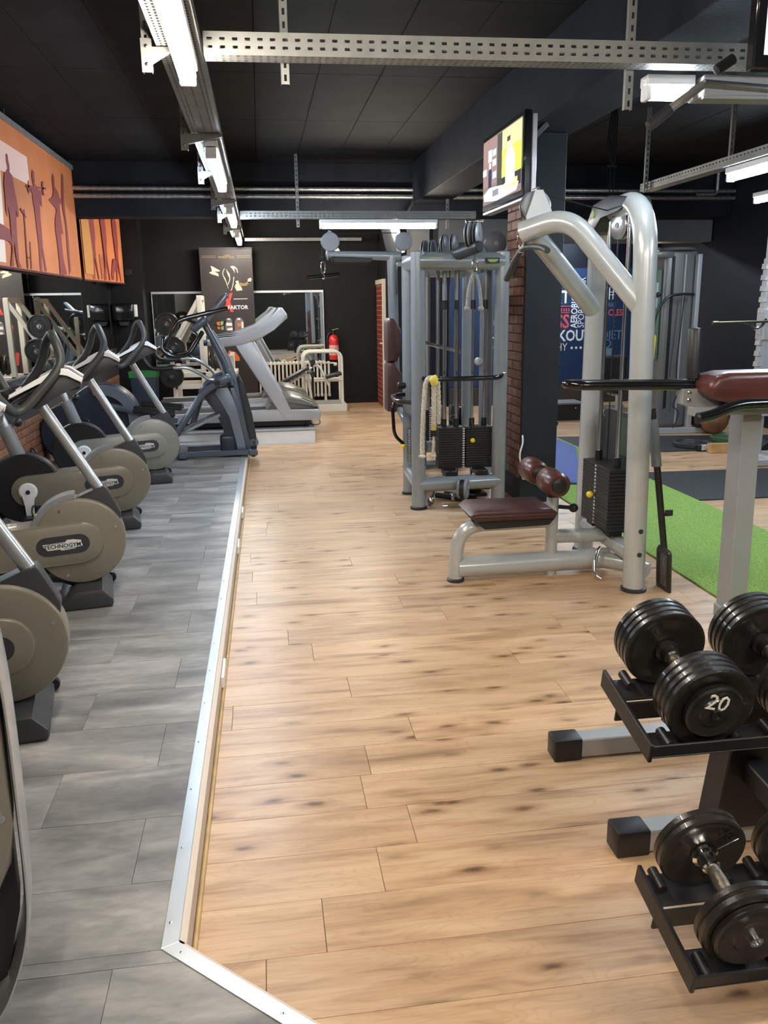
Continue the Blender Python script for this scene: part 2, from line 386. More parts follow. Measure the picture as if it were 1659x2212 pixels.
def text_mesh(body, size, ext=0.002, bold=False, align='CENTER'):
    cu = bpy.data.curves.new('lettering', 'FONT'); cu.body = body; cu.size = size; cu.extrude = ext; cu.align_x = align; cu.align_y = 'CENTER'
    cu.resolution_u = 2
    if bold: cu.offset = size*0.022
    ob = bpy.data.objects.new('lettering', cu); COL.objects.link(ob)
    dg = bpy.context.evaluated_depsgraph_get(); me = bpy.data.meshes.new_from_object(ob.evaluated_get(dg))
    bpy.data.objects.remove(ob, do_unlink=True); bpy.data.curves.remove(cu)
    return me
def lettering(name, body, size, m, M, parent, ext=0.0015, bold=False, align='CENTER', sx=1.0):
    # M places the text plane (local x = reading direction, local y = up) in the parent's frame
    me = text_mesh(body, size, ext, bold, align); me.transform(M @ Matrix.Diagonal((sx, 1, 1, 1))); me.materials.clear(); me.materials.append(m)
    o = link(name, me, parent); WM[o.name] = wmat(parent); return o
def frame_mat(o, x, y):
    x = Vector(x).normalized(); y = Vector(y).normalized(); z = x.cross(y)
    M = Matrix((x, y, z)).transposed().to_4x4(); M.translation = Vector(o); return M
# ================================================================== the room
G = 0.0007
def clip(poly, n, d):
    # keep the side where n.p <= d
    out = []
    for i in range(len(poly)):
        a, b = poly[i], poly[(i+1) % len(poly)]
        da, db = n[0]*a[0]+n[1]*a[1]-d, n[0]*b[0]+n[1]*b[1]-d
        if da <= 0: out.append(a)
        if da*db < 0:
            t = da/(da-db); out.append((a[0]+(b[0]-a[0])*t, a[1]+(b[1]-a[1])*t))
    return out
floor = struct('floor', MB().box(-2.4, 6.5, -2.7, 14.1, -0.12, -0.006), mat('subfloor', (0.055, 0.035, 0.022), 0.8))
rnd = random.Random(5)
KNOWN = {0: 0.092, 1: 0.272, 2: 0.40, 3: 0.27, 5: 0.508, 7: 0.305, 9: 0.172, -1: -0.062, 6: 1.215-0.02}
PL = 1.38; planks = []
for k in range(-8, 61):
    y0 = 1.793+0.2*k; y1 = y0+0.2
    j = KNOWN.get(k, rnd.uniform(-0.3, 1.0))
    XL = -0.34 if y0 < 9.6 else -2.2
    while j > XL+0.01: j -= PL
    while j < 6.3:
        a, b = max(j, XL), min(j+PL, 6.35)
        if b-a > 0.06: planks.append((a, b, y0, y1))
        j += PL
def seen(x, y):
    r = Vector((x, y, -1.6)); M = camo.matrix_world.to_3x3().transposed() @ r
    if M.z > -0.2: return False
    u, v = 0.5+M.x/-M.z*1800/1659, 0.5-M.y/-M.z*1800/2212
    return -0.12 < u < 1.12 and -0.1 < v < 1.12
planks.sort(key=lambda p: (not seen((p[0]+p[1])/2, (p[2]+p[3])/2) and not seen(p[0], p[2]) and not seen(p[1], p[2]), math.hypot((p[0]+p[1])/2, p[2])))
cache = {}
for i, (a, b, y0, y1) in enumerate(planks[:300]):
    key = round(b-a, 3)
    if key not in cache: cache[key] = MB().box(-(b-a)/2+G, (b-a)/2-G, -0.1+G, 0.1-G, -0.008, 0.0, 0.0008).mesh('plank', WOOD, False)
    o = link('plank', cache[key], floor); o.location = ((a+b)/2, (y0+y1)/2, 0)
rest = MB()
for (a, b, y0, y1) in planks[300:]: rest.box(a+G, b-G, y0+G, y1-G, -0.008, 0.0)
o = link('plank_field', rest.mesh('plank_field', WOOD, False), floor); o['kind'] = 'stuff'
# raised cardio platform with grey vinyl tiles and a metal edge
EDGE = lambda y: -0.309+(y-1.754)*0.0085
plat = struct('floor_platform', MB().prism([(-2.2, -2.4), (3.2, -2.4), (3.2, -1.4), (-0.30, 1.765), (EDGE(9.7)+0.01, 9.7), (-2.2, 9.7)], 'xy', 0.0, 0.092), mat('platform_core', (0.05, 0.045, 0.04), 0.8))
nD = Vector((0.680, 0.733)).normalized(); dD = nD.dot(Vector((-0.309, 1.754)))     # diagonal edge by the camera
TW = 0.2985; tcache = {}
ROWS = [(k, 2.008+TW*k, 2.008+TW*(k+1)) for k in range(-13, 26)]+[(-1, 2.008-TW, 1.754), (-1, 1.754, 2.008)]   # the row at the corner is cut in two
for k, y0, y1 in ROWS:
    j = -0.414 if k % 2 == 0 else -0.718
    while j < 2.2: j += 0.6075
    while j > -2.2:
        x1, x0 = j, j-0.6075; j = x0
        if k == -1 and (x1 > -0.32) == (y1-y0 > 0.29): continue      # only the tile at the corner is cut in two
        a = max(x0, -2.2); yy = min(y1, 9.7)
        poly = [(a+G, y0+G), (x1-G, y0+G), (x1-G, yy-G), (a+G, yy-G)]
        full = True
        if x1 > EDGE(y0):
            if y0 >= 1.754: poly = clip(poly, (1, -0.0085), -0.309-0.0085*1.754)
            else: poly = clip(poly, (nD.x, nD.y), dD)
            full = False
        if len(poly) < 3: continue
        cx = sum(p[0] for p in poly)/len(poly); cy = sum(p[1] for p in poly)/len(poly)
        if full and a == x0 and yy == y1:
            if 'm' not in tcache: tcache['m'] = MB().prism([(p[0]-cx, p[1]-cy) for p in poly], 'xy', -0.006, 0.0, 0.0007).mesh('tile', TILE, False)
            me = tcache['m']
        else: me = MB().prism([(p[0]-cx, p[1]-cy) for p in poly], 'xy', -0.006, 0.0).mesh('tile', TILE, False)
        o = link('tile', me, plat); o.location = (cx, cy, 0.098)
ang = math.atan(0.0085)
t1 = struct('trim_1', MB().prism([(-0.309, 1.754), (-0.268, 1.772), (EDGE(9.7)+0.041, 9.7), (EDGE(9.7), 9.7)], 'xy', 0.090, 0.101, 0.001), ALU)
q = V(-0.309, 1.754); dd = Vector((0.733, -0.680)); nn = Vector((0.680, 0.733))
e0, e1 = Vector((-0.309, 1.754)), Vector((-0.309, 1.754))+dd*4.4
t2 = struct('trim_2', MB().prism([tuple(e0), tuple(e1), tuple(e1+nn*0.042), (-0.268, 1.772)], 'xy', 0.090, 0.101, 0.001), ALU)
scr = MB().lathe((0, 0, 0), (0, 0, 1), [(0.0042, 0), (0.0040, 0.0012), (0.002, 0.0016)], 8).mesh('screw', STEELROD)
for i in range(24):
    y = 1.84+i*0.30; o = link('screw', scr, t1); o.location = (EDGE(y)+0.014, y, 0.101)
for i in range(8):
    p = e0+dd*(0.05+i*0.32)+nn*0.02; o = link('screw', scr, t2); o.location = (p.x, p.y, 0.101)
struct('trim_3', MB().prism([(-0.268, 1.775), (-0.250, 1.775), (EDGE(9.7)+0.058, 9.7), (EDGE(9.7)+0.040, 9.7)], 'xy', 0.0, 0.090), CREAM)
bead = MB(); 
struct('trim_4', bead.prism([(-0.2465, 1.80), (-0.236, 1.80), (EDGE(9.7)+0.078, 9.7), (EDGE(9.7)+0.067, 9.7)], 'xy', 0.0, 0.016, 0.004), BEAD)
p0, p1 = e0+nn*0.042, e1+nn*0.042
struct('trim_5', MB().prism([tuple(p0), tuple(p1), tuple(p1+nn*0.012), tuple(p0+nn*0.012)], 'xy', 0.0, 0.090), CREAM)
# cable clips on the platform riser
for i, y in enumerate((3.35, 5.35, 6.3)):
    solo('cable_clip', MB().prism([(EDGE(y)+0.041+0.017, y), (EDGE(y)+0.041+0.030, y), (EDGE(y)+0.041+0.030, y+0.20), (EDGE(y)+0.041+0.017, y+0.20)], 'xy', 0.012, 0.062, 0.002), WHITEP,
         ('white cable duct piece on the platform riser, nearest the camera', 'white cable duct piece on the platform riser, middle one of three', 'white cable duct piece on the platform riser, farthest of three')[i], 'cable duct', 'cable duct pieces on the riser')
# walls
wl = struct('wall_left', MB().box(-2.4, -2.205, -2.6, 14.0, 0, 3.3), WALLB)
struct('wall_far', MB().box(-2.4, 1.95, 13.9, 14.05, 0, 3.3), WALLB)
struct('wall_pilaster', MB().box(-2.2, -1.74, 13.45, 13.9, 0, 3.3), WALLB)
wd = struct('wall_partition', MB().box(1.92, 2.02, 13.0, 13.9, 0, 3.3), WALLB)
struct('wall_mural', MB().box(2.02, 6.4, 13.0, 13.12, 0, 3.3), WALLN)
wr = struct('wall_right', MB().box(6.3, 6.42, -2.6, 13.1, 0, 3.3), WALLN)
struct('wall_back', MB().box(-2.4, 6.42, -2.72, -2.6, 0, 3.3), WALLB)
struct('baseboard_far', MB().box(-1.74, 1.92, 13.875, 13.9, 0.0, 0.09, 0.003), WALLB)
# brick skirting of the left wall, brick by brick
struct('wall_band', MB().box(-2.205, -2.19, -2.5, 13.45, 0.60, 1.0), BAND)
struct('wall_mortar', MB().box(-2.205, -2.192, -2.5, 13.45, 0.09, 0.60), MORTAR)
bm1 = MB().box(-0.006, 0.006, -0.1175, 0.1175, -0.0305, 0.0305, 0.003).mesh('brick', BRICK, False)
cnt = 0; far = MB()
for i in range(36):
    for r in range(7):
        y = 5.2+i*0.245+(0.1225 if r % 2 else 0); z = 0.135+r*0.072
        if y > 13.35: continue
        if cnt < 300: o = link('brick', bm1, wl); o.location = (-2.189, y, z); cnt += 1
        else: far.box(-2.195, -2.183, y-0.1175, y+0.1175, z-0.0305, z+0.0305)
if far.v: o = link('brick_field', far.mesh('brick_field', BRICK, False), wl); o['kind'] = 'stuff'
# ceiling with the joints of the form boards
ceil = struct('ceiling', MB().box(-2.4, 6.42, -2.7, 14.05, 3.306, 3.42), mat('ceiling_joint', (0.010, 0.010, 0.010), 0.9))
cb = MB().box(-0.239+0.002, 0.239-0.002, -0.828, 0.828, 0, 0.008, 0.002).mesh('form_board', CEIL, False)
for i in range(-6, 14):
    for k in range(-6, 5):
        x = 0.525+0.4805*i+0.24; y = 6.93+1.66*k-0.83
        if x > 6.3 or x < -2.3 or y > 13.6 or y < -2.2: continue
        o = link('form_board', cb, ceil); o.location = (x, y, 3.298)
        o.rotation_euler = (rnd.uniform(-0.001, 0.001), rnd.uniform(-0.002, 0.002), 0)
struct('ceiling_patch', MB().prism([(2.60, 5.48), (2.63, 5.0), (3.6, 4.95), (3.6, 5.55)], 'xy', 3.290, 3.2985), PALEC)  # paler patch on the ceiling
struct('beam_long', MB().box(1.97, 2.38, -2.6, 11.0, 2.815, 3.3, 0.006), BEAMM)
struct('beam_cross', MB().box(-2.2, 6.3, 11.0, 11.35, 2.67, 3.3, 0.006), BEAMM)
# column with a brick veneer on its aisle side
col = struct('column', MB().box(2.035, 2.33, 6.42, 6.90, 0, 2.815, 0.004), ANTHR)
vm = MB().box(2.028, 2.036, 6.435, 6.895, 0.20, 2.72).mesh('veneer_mortar', mat('veneer_joint', (0.05, 0.035, 0.028), 0.9), False); link('veneer_mortar', vm, col)
cbk = MB().box(-0.006, 0.006, -0.1065, 0.1065, -0.031, 0.031, 0.003).mesh('brick', BRICKC, False)
hb = MB().box(-0.006, 0.006, -0.051, 0.051, -0.031, 0.031, 0.003).mesh('brick', BRICKC, False)
for r in range(34):
    z = 0.24+r*0.072
    ys = ([6.55, 6.775], []) if r % 2 == 0 else ([6.663], [6.4955, 6.832])
    for y in ys[0]: o = link('brick', cbk, col); o.location = (2.024, y, z)
    for y in ys[1]: o = link('brick', hb, col); o.location = (2.024, y, z)
# white cable duct down the rear of the column
solo('cable_trunking', MB().box(2.34, 2.40, 6.62, 6.68, 1.1, 2.80, 0.003), mat('cream_duct', (0.55, 0.50, 0.42), 0.5), 'cream vertical cable trunking strip beside the dark column', 'trunking')
# ------------------------------------------------------------------ perforated trays
def perforated(mb, o, u, v, L, H, rows, pitch, sw, sh):
    # sheet from o along u (length) and v (height) with rows of real slots
    o, u, v = Vector(o), Vector(u).normalized(), Vector(v).normalized()
    n = int(L/pitch); xs = [0.0]
    for i in range(n):
        c = (i+0.5)*pitch; xs += [c-sw/2, c+sw/2]
    xs.append(L); ys = [0.0]
    for r in rows: ys += [r*H-sh/2, r*H+sh/2]
    ys.append(H); W = len(xs)
    vs = [o+u*x+v*y for y in ys for x in xs]; fs = []
    for j in range(len(ys)-1):
        for i in range(W-1):
            if i % 2 == 1 and j % 2 == 1: continue
            fs.append((j*W+i, j*W+i+1, (j+1)*W+i+1, (j+1)*W+i))
    mb.add(vs, fs); return mb
def tray(label, p0, p1, w, h, pitch=0.05, floor_rows=(0.12, 0.24, 0.5, 0.76, 0.88)):
    # cable tray from p0 to p1 (horizontal), p at the middle of its floor
    p0, p1 = Vector(p0), Vector(p1); u = (p1-p0).normalized(); L = (p1-p0).length; sd = Vector((0, 0, 1)).cross(u)
    t = thing('cable_tray', label, 'cable tray', tuple(p0), 0, 'perforated cable trays under the ceiling')
    part('side_wall', perforated(MB(), p0+sd*w/2, u, (0, 0, 1), L, h, (0.33, 0.68), pitch, pitch*0.42, h*0.13), GALV, t, True, False)
    part('side_wall', perforated(MB(), p0-sd*w/2, u, (0, 0, 1), L, h, (0.33, 0.68), pitch, pitch*0.42, h*0.13), GALV, t, True, False)
    part('tray_floor', perforated(MB(), p0-sd*w/2, u, sd, L, w, floor_rows, pitch*0.6, pitch*0.25, w*0.045), GALV, t, True, False)
    return t
tray('long perforated cable tray over the bikes carrying the row of tube lights', (-0.270, -2.4, 2.612), (-0.270, 13.6, 2.612), 0.175, 0.055)
tray('cross cable tray nearest the camera, running right from the light row', (-0.17, 3.78, 2.575), (3.5, 3.70, 2.575), 0.10, 0.085)
tray('cross cable tray above the far wide tube light', (-0.17, 10.32, 2.575), (2.62, 10.32, 2.575), 0.10, 0.085)
tray('thin cable tray crossing in front of the black far wall', (-0.17, 13.5, 2.555), (1.62, 13.5, 2.555), 0.06, 0.045)
tray('cable tray in the right hall above the green turf', (3.70, -1.0, 2.60), (3.70, 8.0, 2.60), 0.12, 0.07)
def hanger(label, x, y, z0, z1, arm=None, slot=True):
    t = thing('tray_hanger', label, 'hanger', (x, y, z0), 0, 'tray hangers from the ceiling')
    part('rail', perforated(MB(), (x-0.018, y-0.012, z0), (0, 0, 1), (1, 0, 0), z1-z0, 0.036, (0.5,), 0.05, 0.025, 0.011).box(x-0.018, x-0.0165, y-0.012, y+0.012, z0, z1).box(x+0.0165, x+0.018, y-0.012, y+0.012, z0, z1), GALV, t, True, False)
    if arm:
        part('arm', MB().prism([(x+0.018, z0+0.035), (x+0.018, z0+0.095), (x+arm, z0+0.095), (x+arm, z0+0.078)], 'xz', y-0.014, y+0.014, 0.001), GALV, t, True, False)
        part('foot_plate', MB().box(x-0.022, x+0.022, y-0.016, y-0.012, z0, z0+0.125, 0.001), GALV, t, True, False)
        for dz in (0.03, 0.095): part('bolt', MB().lathe((x, y-0.016, z0+dz), (0, -1, 0), [(0.007, 0), (0.007, 0.005), (0.003, 0.006)], 8), STEELROD, t, True)
    return t
order = ('first', 'second', 'third', 'fourth', 'fifth', 'sixth')
for i, y in enumerate((3.78, 5.52, 6.98, 8.78, 10.1, 11.7)):
    hanger(order[i]+' bracket hanger along the left of the light row, counted from the camera', -0.397, y, 2.513, 3.296, 0.09 if i % 2 == 0 else 0.225)
hanger('thin hanger rod on the near cross tray, left of the middle', 0.155, 3.862, 2.50, 3.296)
hanger('slotted hanger on the near cross tray beside the long beam', 1.66, 3.83, 2.42, 3.296)
hanger('hanger on the far cross tray left of the wide tube light', 0.50, 10.405, 2.49, 3.296)
hanger('hanger on the far cross tray right of the wide tube light', 2.30, 10.405, 2.47, 2.81)
hanger('slotted hanger beside the right hall tube light', 3.80, 6.70, 2.53, 3.296)
hanger('far slotted hanger of the right hall cable tray', 3.60, 7.80, 2.57, 3.296)
# ------------------------------------------------------------------ tube lights
def tube_light(label, p0, p1, m, w=0.085, rods=False, group='fluorescent tube lights'):
    p0, p1 = Vector(p0), Vector(p1); u = (p1-p0).normalized()
    t = thing('tube_light', label, 'light', tuple(p0), 0, group)
    part('housing', MB().bar(p0+Vector((0, 0, 0.045)), p1+Vector((0, 0, 0.045)), w, 0.045, 0.004), WHITEP, t, True, False)
    a, b = p0+u*0.03, p1-u*0.03
    part('tube', MB().cyl(a, b, 0.036, seg=16), m, t, True)
    for e, s in ((p0, 1), (p1, -1)): part('lamp_holder', MB().bar(e+Vector((0, 0, 0.0)), e+u*0.03*s, w*0.8, 0.075, 0.006), WHITEP, t, True, False)
    if rods:
        for f in (0.15, 0.85):
            q = p0+(p1-p0)*f; part('suspension_rod', MB().cyl((q.x, q.y, q.z+0.06), (q.x, q.y, 3.297), 0.005, seg=6), STEELROD, t, True)
    return t
zt = 2.525
tube_light('nearest bright tube light over the aisle at the top edge', (-0.240, 2.25, zt), (-0.248, 3.88, zt), TUBEW)
tube_light('second tube light over the bikes with a cool glow', (-0.25, 5.62, zt), (-0.25, 7.25, zt), TUBEC)
tube_light('third tube light in the row over the bikes', (-0.25, 8.9, zt), (-0.25, 10.5, zt), TUBEC)
tube_light('last tube light in the row above the dark poster', (-0.25, 11.9, zt), (-0.25, 13.45, zt), TUBEW)
tube_light('tube light of the aisle row behind the camera', (-0.25, -1.3, zt), (-0.25, 0.35, zt), TUBEW)
tube_light('wide tube light facing the camera under the far cross tray', (0.745, 10.30, 2.50), (2.15, 10.30, 2.50), TUBEW)
tube_light('short bright tube light under the near cross tray beside the pull-up bar', (1.80, 3.98, 2.53), (2.03, 3.975, 2.53), TUBEC)
solo('lamp_housing', MB().bar((2.05, 3.97, 2.545), (3.4, 3.93, 2.545), 0.16, 0.09, 0.006).bar((2.05, 3.90, 2.495), (3.4, 3.86, 2.495), 0.02, 0.012), mat('grey_lamp_housing', (0.30, 0.30, 0.29), 0.5), 'unlit grey lamp housing at the top right under the cross tray', 'lamp housing')
tube_light('bright tube light at the right edge above the turf', (3.72, 4.9, 2.53), (3.72, 6.55, 2.53), TUBEC)
tube_light('added tube light out of view over the right hall behind the dumbbell rack', (3.72, 1.2, 2.53), (3.72, 2.8, 2.53), TUBEC)  # added out of view to light the right hall
tube_light('tube light over the aisle floor behind the camera', (1.0, 0.1, 2.53), (2.6, 0.1, 2.53), TUBEW, rods=True)
tube_light('added fill tube light above the far cable machines in the right hall', (5.2, 7.0, 2.6), (5.2, 8.6, 2.6), TUBEC, rods=True)  # extra lamp added to brighten the far right of the hall
tube_light('added hidden tube light in front of the blue mural', (3.4, 12.45, 2.6), (5.0, 12.45, 2.6), TUBEC, rods=True)  # added lamp, hidden behind the duct, to brighten the mural
# foil wrapped heating pipes under the cross beam
for z, n in ((2.982, 'upper'), (2.895, 'lower')):
    p = MB()
    for i in range(17): p.cyl((-2.19+i*0.5, 10.93, z), (-2.19+i*0.5+0.5, 10.93, z), 0.027 if i % 3 else 0.029, seg=12)
    solo('heating_pipe', p, mat('foil_wrap', (0.46, 0.45, 0.44), 0.34, 0.9, var=0.3, scale=25, bump=0.5, bscale=30), n+' foil wrapped pipe running along the cross beam', 'pipe', 'foil wrapped pipes')
# ================================================================== exercise bikes
def stadium(x0, z0, r0, x1, z1, r1, n=12):
    a = math.degrees(math.atan2(z1-z0, x1-x0))
    return arc(x0, z0, r0, a+90, a+270, n)+arc(x1, z1, r1, a-90, a+90, n)
INK = mat('logo_black', (0.012, 0.012, 0.012), 0.5); PLAQ = mat('logo_white', (0.62, 0.62, 0.60), 0.4)
LIME = mat('lime_badge', (0.35, 0.45, 0.08), 0.5)
def make_bike():
    t = thing('exercise_bike', 'x', 'exercise bike', (0, 0, 0), 0, 'grey exercise bikes in the row')
    d = part('flywheel_cover', MB().lathe((0, 0, 0.325), (0, 1, 0), [(0.05, -0.066), (0.212, -0.066), (0.222, -0.062), (0.227, -0.050), (0.227, 0.050), (0.222, 0.062), (0.212, 0.066), (0.05, 0.066)], 56), BEIGE, t)
    for a in (118, 20, 246, 190):
        part('screw', MB().lathe((0.19*math.cos(R2(a)), -0.066, 0.325+0.19*math.sin(R2(a))), (0, -1, 0), [(0.0075, 0), (0.0075, 0.002), (0.0045, 0.002), (0.004, 0.0005)], 12), STEELROD, d)
    ar = part('side_arm', MB().prism(stadium(-0.58, 0.300, 0.105, 0.005, 0.325, 0.108), 'xz', -0.086, 0.086, 0.006, 2), BEIGE, t)
    bd = part('badge', MB().prism(stadium(-0.165, 0.316, 0.050, -0.005, 0.323, 0.050, 10), 'xz', -0.0885, -0.080, 0.001), DARKP, ar)
    pl = [(-0.172, 0.334), (-0.060, 0.341), (-0.054, 0.351), (-0.022, 0.352), (0.016, 0.345), (0.016, 0.331), (0.020, 0.322), (0.020, 0.314), (-0.010, 0.310), (-0.016, 0.303), (-0.082, 0.297), (-0.090, 0.304), (-0.150, 0.301), (-0.158, 0.314), (-0.166, 0.318)]
    part('plaque', MB().prism([(x-0.012, z-0.004) for x, z in pl], 'xz', -0.0895, -0.088), PLAQ, ar)
    lettering('logo_lettering', 'TECHNOGYM', 0.029, INK, frame_mat((-0.089, -0.0897, 0.3165), (1, 0, 0.035), (0, 0, 1)), ar, 0.0004, True)
    part('logo_rule', MB().obox((-0.118, -0.0898, 0.3315), (0.085, 0.0008, 0.0022), Matrix.Rotation(-0.04, 3, 'Y')), INK, ar, smooth=False)
    part('logo_rule', MB().obox((-0.055, -0.0898, 0.3025), (0.060, 0.0008, 0.0022), Matrix.Rotation(-0.04, 3, 'Y')), INK, ar, smooth=False)
    part('rear_cover', MB().lathe((-0.60, 0, 0.315), (0, 1, 0), [(0.05, -0.062), (0.225, -0.062), (0.235, -0.05), (0.235, 0.05), (0.225, 0.062), (0.05, 0.062)], 48), BLACKP, t)
    # cranks: near one down, far one up
    for s, up in ((-1, -1), (1, 1)):
        y = s*0.087
        c = part('crank', MB().lathe((-0.578, y, 0.30), (0, s, 0), [(0.060, 0), (0.060, 0.010), (0.050, 0.020), (0.016, 0.021)], 28).prism([(-0.578-0.042, 0.30+0.02*up), (-0.578+0.042, 0.30+0.02*up), (-0.578+0.028, 0.30+0.09*up), (-0.578+0.026, 0.30+0.165*up), (-0.578-0.026, 0.30+0.165*up), (-0.578-0.028, 0.30+0.09*up)], 'xz', min(y+s*0.008, y+s*0.03), max(y+s*0.008, y+s*0.03), 0.003), WHITEP, t)
        part('crank_bolt', MB().cyl((-0.578, y+s*0.02, 0.30), (-0.578, y+s*0.033, 0.30), 0.014, seg=14), BLACKP, c)
        pz = 0.30+0.17*up
        p = part('pedal', MB().box(-0.578-0.055, -0.578+0.055, min(y+s*0.035, y+s*0.13), max(y+s*0.035, y+s*0.13), pz-0.018, pz+0.012, 0.006), BLACKP, c)
        part('pedal_strap', MB().tube(spline([(-0.578+0.045, y+s*0.05, pz), (-0.578+0.06, y+s*0.05, pz+0.06), (-0.578+0.03, y+s*0.08, pz+0.085), (-0.578+0.02, y+s*0.12, pz+0.055), (-0.578+0.03, y+s*0.125, pz)], 4), 0.006, 8), BLACKP, p)
    # top shell, stem bracket and stem
    sh = arc(0, 0.325, 0.252, 92, 176, 16)+list(reversed(arc(0, 0.325, 0.224, 92, 176, 16)))
    part('top_shell', MB().prism(sh, 'xz', -0.055, 0.055, 0.006, 2), GREYSHELL, t)
    part('shell_badge', MB().lathe((-0.208, -0.01, 0.468), (-0.75, 0, 0.62), [(0.013, 0), (0.013, 0.004), (0.009, 0.005)], 14), LIME, t)
    br = [(-0.02, 0.545), (0.090, 0.588), (0.140, 0.604), (0.152, 0.590), (0.212, 0.455), (0.205, 0.40), (0.12, 0.48), (0.04, 0.53)]
    part('stem_bracket', MB().prism(br, 'xz', -0.046, 0.046, 0.008, 2), DARKP, t)
    part('stem', MB().cyl((0.130, 0, 0.555), (-0.135, 0, 1.055), 0.028, seg=20), GREYTUBE, t)
    # console
    cb = part('console', MB().prism([(-0.245, 1.075), (-0.02, 1.185), (0.030, 1.185), (0.082, 1.140), (0.078, 1.112), (0.020, 1.118), (-0.03, 1.085), (-0.13, 1.020), (-0.19, 1.028)], 'xz', -0.115, 0.115, 0.012, 2), DARKP, t)
    tr = [(-0.256, 1.078), (-0.250, 1.100), (-0.10, 1.180), (-0.012, 1.220), (0.028, 1.212), (0.092, 1.165), (0.084, 1.143), (0.022, 1.186), (-0.012, 1.192), (-0.10, 1.152)]
    for y0 in (-0.138, 0.114): part('console_trim', MB().prism(tr, 'xz', y0, y0+0.024, 0.004), WHITEP, cb)
    part('display', MB().prism([(-0.245, 1.092), (-0.02, 1.208), (-0.012, 1.198), (-0.24, 1.080)], 'xz', -0.114, 0.114, 0.002), mat('mauve_display', (0.20, 0.17, 0.18), 0.25), cb)
    part('peak_cover', MB().prism([(-0.02, 1.19), (-0.015, 1.214), (0.028, 1.206), (0.088, 1.158), (0.080, 1.140), (0.02, 1.18)], 'xz', -0.114, 0.114, 0.003), mat('mauve_display', (0.2, 0.17, 0.18), 0.25), cb)
    for s in (-1, 1):
        part('side_rod', MB().cyl((-0.25, s*0.150, 1.050), (-0.10, s*0.140, 1.135), 0.006, seg=8), CHROME, cb)
        part('bottle_cup', MB().lathe((-0.27, s*0.06, 1.085), (-0.35, 0, 1), [(0.030, -0.03), (0.038, 0), (0.042, 0.03), (0.034, 0.032)], 14), BLACKP, cb)
    hp = [(-0.335, -0.235, 1.185), (-0.305, -0.230, 1.125), (-0.265, -0.215, 1.060), (-0.225, -0.185, 1.022), (-0.180, -0.165, 1.040), (-0.115, -0.150, 1.105), (-0.035, -0.130, 1.190), (-0.004, -0.105, 1.255), (-0.012, -0.075, 1.320), (-0.028, -0.045, 1.362)]
    fp = [(-0.050, 0.030, 1.366), (-0.074, 0.062, 1.325), (-0.092, 0.085, 1.265), (-0.128, 0.105, 1.195), (-0.185, 0.125, 1.125), (-0.240, 0.150, 1.065), (-0.270, 0.190, 1.045), (-0.300, 0.225, 1.10), (-0.335, 0.235, 1.18)]
    path = hp+[(-0.036, -0.005, 1.376)]+fp
    part('handlebar', MB().tube(spline(path, 4), 0.0225, 12, up=(1, 0, 0)), GRIP, t)
    # seat
    part('seat_sleeve', MB().cyl((-0.575, 0, 0.40), (-0.685, 0, 0.735), 0.047, seg=20), GREYSHELL, t)
    part('seat_post', MB().cyl((-0.675, 0, 0.71), (-0.762, 0, 0.965), 0.032, seg=18), GREYTUBE, t)
    sd = MB().sphere((-0.80, 0, 1.005), 1.0, 22, 12, (0.135, 0.115, 0.042)).sphere((-0.66, 0, 1.0), 1.0, 16, 10, (0.11, 0.04, 0.035))
    part('saddle', sd, RUBBER, t)
    part('seat_knob', MB().sphere((-0.60, 0.0, 0.76), 0.03, 12, 8), BLACKP, t)
    # feet
    ft = [(-0.13, 0.0), (0.125, 0.0), (0.135, 0.012), (0.135, 0.042), (0.085, 0.098), (-0.04, 0.098), (-0.13, 0.03)]
    part('front_foot', MB().prism(ft, 'xz', -0.205, 0.205, 0.014, 2), DARKP, t)
    part('transport_wheel', MB().lathe((0.125, 0.205, 0.032), (0, 1, 0), [(0.028, 0), (0.031, 0.005), (0.031, 0.025), (0.028, 0.03)], 18), BLACKP, t)
    part('rear_foot', MB().prism([(-0.98, 0.0), (-0.76, 0.0), (-0.74, 0.04), (-0.80, 0.10), (-0.92, 0.10), (-0.98, 0.04)], 'xz', -0.22, 0.22, 0.012, 2), DARKP, t)
    part('frame_spine', MB().tube([(-0.86, 0, 0.09), (-0.74, 0, 0.16), (-0.55, 0, 0.20), (-0.1, 0, 0.13), (0, 0, 0.08)], 0.038, 12), BLACKP, t)
    return t
bike = make_bike()
BL = ('champagne grey exercise bike nearest the camera, its disc cut by the left edge', 'exercise bike with full logo badge on its disc, second from the camera',
      'exercise bike with white crank hanging beside the brick wall, third in the row', 'farthest and lightest exercise bike, next to the elliptical trainer')
BP = ((-0.985, 3.02, 0.1), (-0.986, 4.405, 0.1), (-1.053, 5.98, 0.1), (-0.99, 7.53, 0.1))
bikes = [bike]+[copy_tree(bike) for _ in range(3)]
for b, l, p in zip(bikes, BL, BP):
    b.location = p; b.rotation_euler = (0, 0, R2(10)); b['label'] = l
for ch in bikes[3].children:                                      # the last bike has lighter covers
    if ch.name.split('.')[0] in ('flywheel_cover', 'side_arm'):
        me = ch.data.copy(); me.materials.clear(); me.materials.append(BEIGE2); ch.data = me
